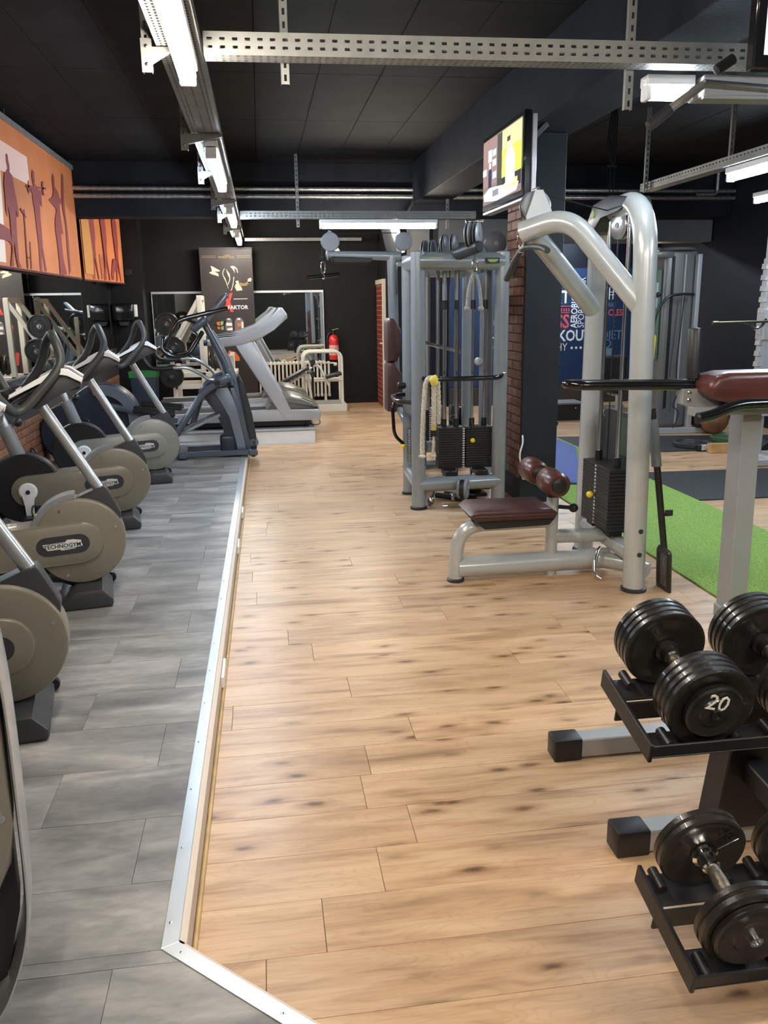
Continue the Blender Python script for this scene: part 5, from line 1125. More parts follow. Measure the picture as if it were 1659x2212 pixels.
part('fabric', fabric(tuple(A), tuple(B), 1.95, 3.19, 0.010), ORNG, t, True)
part('top_rail', MB().bar((A.x, A.y, 3.215), (B.x, B.y, 3.215), 0.03, 0.05, 0.004), GALV, t, True, False)
part('bottom_hem', MB().tube([(A.x, A.y, 1.945), (B.x, B.y, 1.945)], 0.012, 10), mat('maroon_hem', (0.10, 0.03, 0.025), 0.8), t, True)
for f in (0.0, 1.0): part('hanging_wire', MB().cyl((A.x+(B.x-A.x)*f, A.y+(B.y-A.y)*f, 3.235), (A.x+(B.x-A.x)*f, A.y+(B.y-A.y)*f, 3.30), 0.003, seg=6), STEELROD, t, True)
def on_b(f0, z): q = A+(B-A)*f0; return Vector((q.x+0.012, q.y, z))
def bprint(name, pts, m, off=0.0):
    vs = [on_b(f, z)+Vector((off, 0, 0)) for f, z in pts]; n = len(vs)
    mb = MB().add(vs+[v-Vector((0.0008, 0, 0)) for v in vs], [tuple(range(n)), tuple(reversed(range(n, 2*n)))]+[(i, (i+1) % n, n+(i+1) % n, n+i) for i in range(n)])
    part(name, mb, m, t, True, False)
bprint('print_block', [(0.01, 2.02), (0.20, 2.02), (0.24, 2.68), (0.24, 3.1), (0.01, 3.1)], TANB)
for f in (0.22, 0.50, 0.80):
    bprint('figure_print', [(f, 3.0), (f+0.03, 2.95), (f+0.03, 2.85), (f+0.07, 2.80), (f+0.08, 2.5), (f+0.06, 2.42), (f+0.055, 2.25), (f+0.09, 1.97), (f+0.07, 1.97), (f+0.02, 2.28), (f-0.01, 1.97), (f-0.03, 1.97), (f-0.015, 2.3), (f-0.03, 2.5), (f-0.05, 2.78), (f-0.01, 2.85)], SIL, 0.002)
bprint('figure_print', [(0.62, 2.05), (0.66, 2.18), (0.72, 2.28), (0.78, 2.25), (0.76, 2.12), (0.70, 2.08), (0.68, 1.98), (0.64, 1.98)], SIL, 0.003)
for f in (0.36, 0.43): bprint('figure_print', [(f, 2.3), (f+0.012, 2.3), (f+0.03, 1.98), (f+0.015, 1.98)], SIL, 0.003)
# paper towel dispenser and bin in the far left corner
t = thing('towel_dispenser', 'black wall dispenser with white paper in the far left corner', 'dispenser', (-2.03, 13.37, 1.39))
part('case', MB().box(-2.19, -1.87, 13.26, 13.449, 1.40, 1.66, 0.03, 3), BLACKG, t, True)
part('paper', MB().box(-1.868, -1.835, 13.30, 13.449, 1.46, 1.64, 0.004), WHITEP, t, True)
part('lower_lip', MB().prism([(-2.12, 1.40), (-1.94, 1.40), (-1.97, 1.33), (-2.09, 1.33)], 'xz', 13.32, 13.43, 0.006), BLACKP, t, True)
t = thing('waste_bin', 'dark blue waste bin with a green liner under the dispenser', 'bin', (-1.70, 12.75, 0))
BINM = mat('blue_bin_plastic', (0.020, 0.030, 0.060), 0.5)
part('body', MB().prism([(-1.87, 0.0), (-1.57, 0.0), (-1.53, 0.66), (-1.91, 0.66)], 'xz', 12.60, 12.92, 0.012, 2), BINM, t, True)
part('liner', MB().prism([(-1.92, 0.60), (-1.525, 0.60), (-1.52, 0.69), (-1.925, 0.69)], 'xz', 12.585, 12.935, 0.006), mat('green_liner', (0.03, 0.20, 0.06), 0.4), t, True)
t = solo('wall_socket', MB().box(-1.98, -1.88, 13.435, 13.45, 2.06, 2.16, 0.006), BLACKP, 'small black wall box high in the far left corner', 'socket')
# ================================================================== far wall
t = thing('wall_mirror', 'framed mirror on the black far wall behind the poster', 'mirror', (-0.3, 13.87, 0.7))
MTR = mat('silver_mirror_trim', (0.62, 0.64, 0.66), 0.35, 0.6)
for a, b in ((-1.66, -0.32), (-0.32, 1.02)): part('pane', MB().box(a+0.002, b-0.002, 13.872, 13.88, 0.70, 1.80, 0.001), MIRROR, t, True, False)
part('top_trim', MB().box(-1.67, 1.03, 13.858, 13.888, 1.795, 1.83, 0.002), MTR, t, True, False)
part('bottom_trim', MB().box(-1.67, 1.03, 13.858, 13.888, 0.675, 0.705, 0.002), MTR, t, True, False)
for x in (-1.67, 1.018): part('side_trim', MB().box(x, x+0.012, 13.862, 13.888, 0.705, 1.795, 0.002), MTR, t, True, False)
# roll-up poster
t = thing('rollup_poster', 'dark brown roll-up poster with a red X and supplement tubs', 'poster', (-0.48, 13.62, 0))
PBG = mat('poster_brown_black', (0.030, 0.023, 0.023), 0.42, var=0.25, scale=2); PSK = mat('poster_skin_highlight', (0.62, 0.50, 0.36), 0.5); PRED = mat('poster_red', (0.70, 0.055, 0.045), 0.5)
PWH = mat('poster_white', (0.78, 0.76, 0.74), 0.5); POR = mat('poster_orange', (0.70, 0.14, 0.03), 0.5); PGR = mat('poster_grey', (0.17, 0.15, 0.15), 0.5); PGL = mat('poster_gold', (0.22, 0.15, 0.06), 0.5); PGN = mat('poster_green', (0.25, 0.42, 0.15), 0.5)
part('sheet', MB().box(-0.875, -0.075, 13.620, 13.624, 0.06, 2.46), PBG, t, True, False)
part('top_bar', MB().box(-0.88, -0.07, 13.612, 13.632, 2.45, 2.475, 0.003), DARKP, t, True)
part('base', MB().box(-0.89, -0.06, 13.56, 13.70, 0.0, 0.07, 0.012, 2), GALV, t, True)
part('stand_pole', MB().cyl((-0.48, 13.635, 0.06), (-0.48, 13.635, 2.45), 0.008, seg=8), STEELROD, t, True)
def pp(name, pts, m, c=13.6185): return flat(name, pts, m, t, 'xz', c, 0.001)
pp('athlete_print', [(-0.713, 2.202), (-0.683, 2.193), (-0.575, 2.132), (-0.589, 2.119), (-0.661, 2.119), (-0.605, 2.089), (-0.598, 2.045), (-0.646, 2.063), (-0.707, 2.081), (-0.742, 2.103), (-0.696, 2.124), (-0.702, 2.168)], PSK)
pp('athlete_print', [(-0.497, 2.166), (-0.527, 2.114), (-0.53, 2.07), (-0.498, 2.009), (-0.476, 1.93), (-0.458, 1.851), (-0.47, 1.877), (-0.496, 1.965), (-0.524, 2.027), (-0.54, 2.079), (-0.536, 2.114), (-0.511, 2.157)], PSK)
pp('athlete_print', [(-0.476, 2.157), (-0.456, 2.113), (-0.431, 2.087), (-0.424, 2.008), (-0.438, 1.965), (-0.468, 1.912), (-0.471, 1.93), (-0.446, 1.973), (-0.436, 2.017), (-0.455, 2.061), (-0.47, 2.105)], PSK)
pp('athlete_print', [(-0.362, 2.038), (-0.381, 1.929), (-0.409, 1.841), (-0.432, 1.824), (-0.407, 1.876), (-0.384, 1.964), (-0.375, 2.034)], PSK)
pp('athlete_print', [(-0.416, 2.191), (-0.379, 2.2), (-0.344, 2.191), (-0.31, 2.156), (-0.3, 2.095), (-0.313, 2.103), (-0.324, 2.147), (-0.354, 2.174), (-0.35, 2.095), (-0.366, 2.13), (-0.39, 2.165)], PSK)
pp('athlete_print', [(-0.348, 1.972), (-0.302, 1.981), (-0.296, 1.928), (-0.263, 1.884), (-0.247, 1.835), (-0.338, 1.827), (-0.369, 1.902), (-0.339, 1.884), (-0.359, 1.92), (-0.332, 1.928)], PSK)
pp('athlete_print', [(-0.295, 1.954), (-0.215, 1.936), (-0.187, 1.953), (-0.114, 1.97), (-0.133, 1.935), (-0.189, 1.9), (-0.271, 1.901), (-0.287, 1.928)], PGL)
pp('athlete_print', [(-0.152, 2.006), (-0.111, 2.023), (-0.099, 1.996), (-0.114, 1.961), (-0.143, 1.935), (-0.164, 1.962)], PSK)
pp('red_letter_x', [(-0.539, 1.763), (-0.499, 1.763), (-0.476, 1.692), (-0.448, 1.789), (-0.402, 1.797), (-0.446, 1.665), (-0.401, 1.508), (-0.446, 1.509), (-0.477, 1.594), (-0.509, 1.514), (-0.554, 1.515), (-0.502, 1.657)], PRED)
pp('poster_rule', [(-0.389, 1.708), (-0.177, 1.71), (-0.177, 1.701), (-0.39, 1.699)], PWH)
pp('tub_print', [(-0.534, 1.39), (-0.506, 1.416), (-0.46, 1.416), (-0.435, 1.388), (-0.431, 1.217), (-0.544, 1.228)], PGR)
pp('tub_print', [(-0.39, 1.37), (-0.36, 1.423), (-0.297, 1.422), (-0.254, 1.367), (-0.253, 1.214), (-0.4, 1.208)], PGR)
pp('tub_print', [(-0.672, 1.356), (-0.626, 1.364), (-0.624, 1.248), (-0.66, 1.248)], POR)
pp('tub_print', [(-0.613, 1.364), (-0.571, 1.373), (-0.57, 1.238), (-0.607, 1.238)], PGN)
pp('flame_print', [(-0.507, 0.92), (-0.408, 0.89), (-0.349, 0.807), (-0.347, 0.751), (-0.489, 0.755), (-0.539, 0.847)], POR)
pp('flame_print', [(-0.203, 0.959), (-0.156, 0.976), (-0.126, 0.939), (-0.146, 0.903), (-0.178, 0.913)], PRED)
pp('flame_print', [(-0.715, 0.942), (-0.678, 0.96), (-0.639, 0.85), (-0.645, 0.758), (-0.69, 0.759)], PRED)
pp('tub_label', [(-0.523, 1.345), (-0.437, 1.343), (-0.433, 1.298), (-0.526, 1.3)], PWH, 13.6175)
pp('tub_label', [(-0.515, 1.255), (-0.432, 1.271), (-0.433, 1.226), (-0.517, 1.228)], PWH, 13.6175)
pp('tub_label', [(-0.356, 1.333), (-0.301, 1.341), (-0.295, 1.287), (-0.354, 1.288)], POR, 13.6175)
pp('tub_label', [(-0.291, 1.359), (-0.26, 1.349), (-0.261, 1.25), (-0.292, 1.251)], PWH, 13.6175)
pp('tub_label', [(-0.398, 1.235), (-0.251, 1.25), (-0.253, 1.214), (-0.399, 1.21)], POR, 13.6175)
pp('tub_cap', [(-0.511, 1.394), (-0.492, 1.412), (-0.47, 1.411), (-0.457, 1.389)], PWH, 13.6175)
pp('tub_cap', [(-0.358, 1.387), (-0.338, 1.414), (-0.315, 1.413), (-0.299, 1.386)], PWH, 13.6175)
t0 = t
lettering('poster_lettering', '-FAKTOR', 0.082, PWH, Matrix.Translation((-wmat(t).translation.x, -13.62, 0)) @ frame_mat((-0.345, 13.615, 1.575), (1, 0, 0), (0, 0, 1)), t, 0.0005, True)
lettering('poster_lettering', 'wellPlus', 0.075, PGL, Matrix.Translation((-wmat(t).translation.x, -13.62, 0)) @ frame_mat((-0.47, 13.615, 2.335), (1, 0, 0), (0, 0, 1)), t, 0.0005)
for a, b in ((-0.84, -0.63), (-0.31, -0.10)):
    for z in (2.322, 2.345): pp('poster_rule', [(a, z), (b, z), (b, z+0.006), (a, z+0.006)], PGL)
# fire extinguisher
t = thing('fire_extinguisher', 'red fire extinguisher on the black far wall', 'fire extinguisher', (1.17, 13.80, 0.72))
part('cylinder', MB().lathe((1.17, 13.80, 0.72), (0, 0, 1), [(0.03, 0), (0.075, 0.008), (0.080, 0.03), (0.080, 0.31), (0.072, 0.36), (0.045, 0.395), (0.025, 0.405)], 28), RED, t, True)
part('label', MB().lathe((1.17, 13.80, 0.80), (0, 0, 1), [(0.0812, 0), (0.0812, 0.16)], 28, False), mat('extinguisher_label', (0.70, 0.35, 0.30), 0.4, var=0.5, scale=40), t, True)
part('valve', MB().cyl((1.17, 13.80, 1.12), (1.17, 13.80, 1.19), 0.022, seg=14), BLACKP, t, True)
part('lever', MB().bar((1.15, 13.80, 1.20), (1.25, 13.78, 1.22), 0.02, 0.014, 0.003), mat('brass', (0.5, 0.4, 0.15), 0.35, 0.8), t, True)
part('hose', MB().tube(spline([(1.15, 13.80, 1.16), (1.09, 13.79, 1.14), (1.065, 13.78, 1.05), (1.07, 13.78, 0.9), (1.085, 13.78, 0.75)], 5), 0.012, 10), BLACKP, t, True)
part('wall_bracket', MB().box(1.13, 1.21, 13.875, 13.899, 0.75, 1.10, 0.003), BLACKP, t, True)
# radiator
t = thing('radiator', 'cream column radiator under the far wall mirror', 'radiator', (0.41, 13.76, 0.12))
colm = MB()
for y in (-0.045, 0.045): colm.tube([(0, y, 0.0), (0, y, 0.545)], 0.016, 8)
colm.box(-0.022, 0.022, -0.06, 0.06, -0.01, 0.035, 0.008).box(-0.022, 0.022, -0.06, 0.06, 0.51, 0.555, 0.008)
me = colm.mesh('column', WHITEM)
for i in range(23): o = link('column', me, t); o.location = (-0.70+i*0.062, 0, 0.03)
part('header_pipe', MB().cyl((-0.73, 0, 0.555), (0.76, 0, 0.555), 0.014, seg=10), WHITEM, t)
part('valve', MB().lathe((0.745, 0, 0.535), (1, 0, 0), [(0.02, 0), (0.03, 0.01), (0.03, 0.05), (0.015, 0.06)], 14), WHITEM, t)
for x in (-0.6, 0.6): part('foot', MB().box(x-0.02, x+0.02, -0.05, 0.05, -0.12, 0.03, 0.004), WHITEM, t)
# white step with tube rails
t = thing('step_frame', 'cream tubular rail frame on a low white base by the far wall', 'step frame', (0.92, 13.05, 0))
part('base_board', MB().box(0.57, 1.265, 12.80, 13.32, 0.0, 0.115, 0.004), WHITEM, t, True, False)
part('base_lining', MB().box(0.62, 1.215, 12.84, 13.28, 0.115, 0.13, 0.002), mat('grey_lining', (0.35, 0.34, 0.30), 0.6), t, True, False)
for y in (12.86, 13.26):
    part('rail_arch', MB().tube(fillet([(0.625, y, 0.11), (0.625, y, 0.905), (1.205, y, 0.905), (1.205, y, 0.11)], 0.12, 7), 0.021, 12, up=(0, 1, 0)), WHITEM, t, True)
    part('cross_rail', MB().cyl((0.625, y, 0.47), (1.205, y, 0.47), 0.017, seg=10), WHITEM, t, True)
# ab bench
t = thing('ab_bench', 'black padded ab bench on a white frame beside the radiator', 'bench', (0.55, 12.62, 0))
part('board', MB().bar((0.14, 12.62, 0.40), (0.68, 12.62, 0.70), 0.28, 0.045, 0.015, seg=2), BLACKP, t, True)
part('frame', MB().tube(fillet([(0.16, 12.62, 0.03), (0.20, 12.62, 0.36), (0.66, 12.62, 0.62), (0.74, 12.62, 0.03)], 0.06, 4), 0.022, 10, up=(0, 1, 0)), WHITEM, t, True)
part('roller_arm', MB().tube(spline([(0.66, 12.62, 0.64), (0.82, 12.62, 0.72), (0.92, 12.62, 0.55), (0.98, 12.62, 0.42)], 5), 0.018, 10), WHITEM, t, True)
for z in (0.60, 0.78): part('roller', MB().cyl((0.74, 12.46, z), (0.74, 12.78, z), 0.04, seg=14), BLACKP, t, True)
part('upright', MB().cyl((0.74, 12.62, 0.03), (0.74, 12.62, 0.80), 0.018, seg=10), BLACKP, t, True)
part('seat', MB().bar((0.93, 12.62, 0.545), (1.17, 12.62, 0.60), 0.22, 0.05, 0.015, seg=2), BLACKP, t, True)
for x in (0.16, 0.74): part('floor_bar', MB().cyl((x, 12.42, 0.022), (x, 12.78, 0.022), 0.022, seg=10), WHITEM, t, True)
# plate loaded machine in the corner, with its plates
t = thing('plate_machine', 'cream plate loaded press machine with slanted rails in the far corner', 'weight machine', (-1.05, 13.0, 0))
def wb(a, b, w=0.07, h=0.07): return part('beam', MB().bar(a, b, w, h, 0.004), WHITEM, t, True, False)
for y in (12.72, 13.35):
    wb((-1.40, y, 0.035), (-0.30, y, 0.035)); wb((-1.28, y, 0.07), (-1.28, y, 0.75)); wb((-0.86, y, 0.07), (-0.86, y, 1.75)); wb((-0.86, y, 1.72), (-1.40, y, 0.85), 0.05, 0.06)
    wb((-1.28, y, 0.62), (-0.40, y, 0.62)); wb((-1.28, y, 0.45), (-0.40, y, 0.45)); wb((-0.45, y, 0.07), (-0.45, y, 0.9))
wb((-0.86, 12.72, 1.72), (-0.86, 13.35, 1.72)); wb((-1.28, 12.72, 0.62), (-1.28, 13.35, 0.62)); wb((-0.40, 12.72, 0.62), (-0.40, 13.35, 0.62))
pegs = [(-1.32, 1.36), (-1.25, 1.02), (-1.30, 0.62)]
wb((-1.30, 12.74, 0.62), (-1.32, 12.74, 1.45), 0.06, 0.06)
for x, z in pegs: part('peg', MB().cyl((x, 12.74, z), (x, 12.46, z), 0.016, seg=10), STEELROD, t, True)
def disc_plate(label, c, axis, R, th=0.032, group='black weight plates on the corner machine', m=None):
    b = thing('weight_plate_disc', label, 'weight plate', tuple(c), 0, group)
    a = Vector(axis).normalized(); o = Vector(c)-a*th/2
    part('iron', MB().lathe(o, a, [(0.03, 0.004), (R*0.45, 0.004), (R*0.5, 0.011), (R*0.82, 0.011), (R*0.86, 0.0), (R*0.97, 0.0), (R, 0.006), (R, th-0.006), (R*0.97, th), (R*0.86, th), (R*0.82, th-0.011), (R*0.5, th-0.011), (R*0.45, th-0.004), (0.03, th-0.004)], 36), m or IRON, b, True)
    part('hub_ring', MB().lathe(o, a, [(0.032, -0.002), (0.032, th+0.002), (0.024, th+0.002), (0.024, -0.002), (0.032, -0.002)], 20, False), STEELROD, b, True)
    return b
for (x, z), nm in zip(pegs, ('top', 'middle', 'lowest')):
    disc_plate('black weight plate on the '+nm+' peg of the corner machine, front one', (x, 12.51, z), (0, -1, 0), 0.165)
    disc_plate('black weight plate on the '+nm+' peg of the corner machine, back one', (x, 12.58, z), (0, -1, 0), 0.165)
for i, x in enumerate((-0.78, -0.70, -0.62)):
    disc_plate(('left', 'middle', 'right')[i]+' of three upright weight plates stored on the corner machine beam', (x, 12.98, 0.655+0.15), (1, 0, 0), 0.15)
# brick door in the partition
dr = thing('door_1', None, None, (1.90, 13.45, 0)); dr['kind'] = 'structure'
bk = bpy.data.materials.new('red_brick_print'); bk.use_nodes = True
nt = bk.node_tree; bt = nt.nodes.new('ShaderNodeTexBrick'); tc = nt.nodes.new('ShaderNodeTexCoord'); mp = nt.nodes.new('ShaderNodeMapping')
mp.inputs['Rotation'].default_value = (R2(90), 0, R2(90)); mp.inputs['Scale'].default_value = (1, 1, 1)
cbx = nt.nodes.new('ShaderNodeSeparateXYZ'); cby = nt.nodes.new('ShaderNodeCombineXYZ'); nt.links.new(tc.outputs['Object'], cbx.inputs[0])
nt.links.new(cbx.outputs[1], cby.inputs[0]); nt.links.new(cbx.outputs[2], cby.inputs[1]); nt.links.new(cby.outputs[0], bt.inputs['Vector'])
bt.inputs['Color1'].default_value = (0.20, 0.022, 0.016, 1); bt.inputs['Color2'].default_value = (0.27, 0.04, 0.025, 1); bt.inputs['Mortar'].default_value = (0.42, 0.24, 0.20, 1)
bt.inputs['Scale'].default_value = 1.0; bt.inputs['Brick Width'].default_value = 0.22; bt.inputs['Row Height'].default_value = 0.075; bt.inputs['Mortar Size'].default_value = 0.006
nt.links.new(bt.outputs['Color'], nt.nodes['Principled BSDF'].inputs['Base Color'])
part('door_leaf', MB().box(1.890, 1.919, 13.10, 13.86, 0.01, 1.90, 0.002), bk, dr, True, False)
FRW = mat('cream_door_frame', (0.62, 0.55, 0.44), 0.5)
part('door_frame', MB().box(1.87, 1.922, 13.02, 13.10, 0.0, 1.97, 0.003).box(1.88, 1.922, 13.10, 13.89, 1.90, 1.97, 0.003), FRW, dr, True, False)
part('door_handle', MB().cyl((1.889, 13.17, 1.0), (1.86, 13.17, 1.0), 0.01, seg=8).cyl((1.86, 13.17, 1.0), (1.86, 13.27, 1.0), 0.009, seg=8), WHITEP, dr, True)
part('door_plate', MB().box(1.884, 1.891, 13.14, 13.20, 1.08, 1.24, 0.002), WHITEP, dr, True)
# ================================================================== televisions
def em(name, col, s=1.0): return MATS.get(name) or MATS.setdefault(name, emitter(name, col, s))
SCB = 1.1
t = thing('television', 'flat television with a cooking show hanging beside the long beam', 'television', (1.69, 5.85, 2.24))
part('case', MB().box(1.668, 1.715, 5.355, 6.345, 2.245, 2.745, 0.006), BLACKG, t, True)
part('rear_frame', MB().box(1.715, 1.745, 5.345, 5.375, 2.235, 2.72, 0.003), mat('tv_silver', (0.55, 0.52, 0.55), 0.35, 0.4), t, True)
part('bottom_frame', MB().box(1.672, 1.74, 5.35, 6.35, 2.222, 2.240, 0.003), mat('tv_silver', (0.55, 0.52, 0.55), 0.35, 0.4), t, True)
part('beam_mount', MB().bar((1.71, 5.95, 2.50), (2.05, 6.10, 2.812), 0.05, 0.04, 0.004), BLACKP, t, True)
sc = part('screen', MB().box(1.6655, 1.668, 5.405, 6.325, 2.285, 2.715), em('screen_dark', (0.10, 0.075, 0.07), SCB), t, True, False)
def shot(f0, f1, g0, g1, col, i=1, poly=None):
    # picture element on the screen; f runs from the far (left) edge to the near (right) edge, g upwards
    P = poly or [(f0, g0), (f1, g0), (f1, g1), (f0, g1)]
    pts = [(6.325-0.92*f, 2.285+0.43*g) for f, g in P]
    flat('picture', pts, em('screen_%d_%d_%d' % tuple(int(c*100) for c in col), col, SCB), sc, 'yz', 1.6650-0.0006*i, 0.0005)
shot(0.0, 0.40, 0.28, 0.98, (0.13, 0.085, 0.08)); shot(0.40, 0.53, 0.2, 0.98, (0.035, 0.035, 0.03))
shot(0.53, 1.0, 0.62, 0.98, (0.30, 0.36, 0.13)); shot(0.53, 1.0, 0.30, 0.70, (0.62, 0.85, 0.05), 2); shot(0.40, 1.0, 0.1, 0.32, (0.02, 0.02, 0.025))
for f0, g0, c in ((0.15, 0.72, (0.35, 0.55, 0.75)), (0.15, 0.64, (0.30, 0.50, 0.7)), (0.27, 0.70, (0.20, 0.28, 0.36)), (0.27, 0.55, (0.35, 0.36, 0.36)), (0.28, 0.36, (0.20, 0.38, 0.62)), (0.0, 0.46, (0.70, 0.65, 0.50))): shot(f0, f0+0.10, g0, g0+0.10, c, 2)
shot(0, 0, 0, 0, (0.02, 0.02, 0.04), 3, [(0.16, 0.24), (0.25, 0.24), (0.25, 0.5), (0.21, 0.56), (0.16, 0.5)]); shot(0.18, 0.23, 0.53, 0.62, (0.45, 0.28, 0.24), 4)
shot(0, 0, 0, 0, (0.86, 0.95, 1.0), 3, [(0.63, 0.16), (0.86, 0.16), (0.84, 0.55), (0.78, 0.70), (0.68, 0.70), (0.62, 0.55)]); shot(0.66, 0.74, 0.66, 0.80, (0.42, 0.22, 0.18), 4); shot(0.66, 0.74, 0.78, 0.85, (0.04, 0.03, 0.03), 5); shot(0.62, 0.78, 0.36, 0.44, (0.50, 0.25, 0.22), 4)
shot(0, 0, 0, 0, (0.62, 0.85, 0.92), 2, [(0.02, 0.16), (0.20, 0.24), (0.5, 0.2), (0.95, 0.14), (0.90, 0.03), (0.4, 0.0), (0.05, 0.06)]); shot(0.60, 0.80, 0.10, 0.20, (0.55, 0.36, 0.16), 3); shot(0.80, 0.92, 0.10, 0.22, (0.80, 0.62, 0.10), 3); shot(0.28, 0.45, 0.08, 0.18, (0.10, 0.10, 0.12), 3)
t = thing('television', 'television at the top right corner with a pale blue picture', 'television', (2.2, 3.02, 2.39))
part('case', MB().box(1.757, 2.70, 3.0, 3.05, 2.385, 2.95, 0.006), BLACKG, t, True)
part('screen', MB().box(1.795, 2.665, 2.9975, 3.0, 2.43, 2.92), em('screen_pale', (0.45, 0.56, 0.68), 0.9), t, True, False)
part('ceiling_mount', MB().box(2.2, 2.26, 3.05, 3.11, 2.6, 2.82, 0.004), BLACKP, t, True)
t = thing('television', 'small television seen edge on above the brown seat pads', 'television', (1.62, 10.85, 2.2))
tv = MB(); tv.M = Matrix.Translation((1.66, 10.80, 2.40)) @ Matrix.Rotation(R2(-14), 4, 'Y')
part('case', tv.box(-0.035, 0.035, -0.35, 0.35, -0.22, 0.24, 0.01), DARKP, t, True)
tv = MB(); tv.M = Matrix.Translation((1.66, 10.80, 2.40)) @ Matrix.Rotation(R2(-14), 4, 'Y')
part('rear_shell', tv.box(0.036, 0.075, -0.352, -0.30, -0.22, 0.24, 0.004), WHITEP, t, True)
part('wall_arm', MB().bar((1.70, 10.85, 2.40), (1.98, 10.9, 2.85), 0.04, 0.04, 0.004), BLACKP, t, True)
# ================================================================== right hall
def slab(name, poly, z, m, label, cat, group=None, b=0.002): return solo(name, MB().prism(poly, 'xy', 0.0005, z, b), m, label, cat, group)
slab('turf_strip', [(2.42, 2.4), (3.47, 2.4), (3.47, 10.7), (2.42, 10.7)], 0.012, TURF, 'bright green artificial turf strip on the right hall floor', 'turf')
slab('rubber_mat', [(3.475, 6.20), (6.2, 6.14), (6.2, 7.25), (3.475, 7.36)], 0.010, RUBBER, 'black rubber mat beside the turf, nearer one', 'mat', 'black rubber floor mats')
slab('rubber_mat', [(3.475, 8.45), (6.2, 8.25), (6.2, 9.15), (3.475, 9.62)], 0.010, RUBBER, 'black rubber mat in front of the cable column, farther one', 'mat', 'black rubber floor mats')
bm2 = solo('foam_mat', MB().prism([(2.47, 7.06), (2.77, 6.93), (3.40, 8.75), (3.40, 9.28), (3.18, 9.32)], 'xy', 0.0125, 0.035, 0.008, 2), BLUEMAT, 'blue foam gym mat on the turf behind the dark column', 'mat')
# mural lettering, flat on the wall
mu = thing('wall_mural', 'blue wall mural with white, red and yellow fitness words', 'mural', (4.6, 12.995, 0.3))
part('blue_ground', MB().box(2.9, 6.29, 12.990, 12.999, 0.30, 2.10), BLUEW, mu, True, False)
WC = mat('mural_cream', (0.80, 0.70, 0.45), 0.6); WW = mat('mural_white', (0.80, 0.80, 0.80), 0.6); WR = mat('mural_red', (0.70, 0.10, 0.085), 0.6); WB = mat('mural_light_blue', (0.16, 0.27, 0.40), 0.6)
def word(body, size, m, x, z, al='CENTER', vert=False, bold=True, sx=0.82):
    I = wmat(mu).inverted()
    M = I @ (frame_mat((x, 12.989, z), (0, 0, 1), (-1, 0, 0)) if vert else frame_mat((x, 12.989, z), (1, 0, 0), (0, 0, 1)))
    lettering('mural_word', body, size, m, M, mu, 0.0005, bold, al, sx)
word('SPORT', 0.27, WC, 4.845, 1.655, 'RIGHT'); word('FITNESS', 0.30, WR, 4.855, 1.28, 'RIGHT'); word('AEROBICS', 0.15, WW, 4.935, 1.185, 'LEFT', True, True, 0.80); word('SPORTSWEAR', 0.155, WW, 5.05, 1.185, 'LEFT', True, False, 0.80)
word('WORKOUT', 0.24, WW, 5.22, 1.06, 'RIGHT'); word('HEALTHY', 0.17, WC, 4.835, 0.885, 'RIGHT', False, False); word('MUSCLES', 0.14, WR, 5.74, 1.41, 'RIGHT'); word('RUN', 0.21, WC, 5.48, 1.25, 'RIGHT', False, False)
word('DIET', 0.20, WB, 5.74, 1.06, 'RIGHT', False, False); word('CARE', 0.10, WB, 5.62, 1.53, 'RIGHT', False, False); word('BALANCE', 0.16, WC, 3.42, 1.10, 'LEFT'); word('STRENGTH', 0.12, WB, 3.42, 0.92, 'LEFT', False, False, 0.6); word('HEART', 0.12, WB, 3.42, 1.28, 'LEFT', False, False)
for i in range(3): part('mural_dot', MB().lathe((4.91+i*0.075, 12.989, 0.875), (0, -1, 0), [(0.020, 0), (0.020, 0.001)], 14), WW, mu, True, False)
for i in range(3): part('mural_dot', MB().lathe((5.60, 12.989, 1.20+i*0.075), (0, -1, 0), [(0.016, 0), (0.016, 0.001)], 12), WB, mu, True, False)
def icon(pts, r, m): part('mural_icon', MB().tube(pts, r, 6, closed=True), m, mu, True)
icon([(4.70, 12.988, 1.42), (4.86, 12.988, 1.42), (4.86, 12.988, 1.52), (4.70, 12.988, 1.52)], 0.008, WR)
for x in (4.71, 4.75, 4.79, 4.83): part('mural_icon', MB().box(x, x+0.014, 12.987, 12.99, 1.44, 1.50), WR, mu, True, False)
icon([(5.50, 12.988, 1.62), (5.56, 12.988, 1.62), (5.56, 12.988, 1.80), (5.50, 12.988, 1.80)], 0.007, WW); icon([(5.46, 12.988, 1.69), (5.60, 12.988, 1.69), (5.60, 12.988, 1.73), (5.46, 12.988, 1.73)], 0.006, WW)
icon([(3.86+0.13*math.cos(a*0.4), 12.988, 1.42+0.13*math.sin(a*0.4)) for a in range(16)], 0.008, WR)
icon([(5.50+0.06*math.cos(a*0.4), 12.988, 0.93+0.06*math.sin(a*0.4)) for a in range(16)], 0.007, WB)
part('mural_icon', MB().prism([(5.40, 0.86), (5.60, 0.86), (5.57, 0.68), (5.43, 0.68)], 'xz', 12.987, 12.99), WB, mu, True, False)
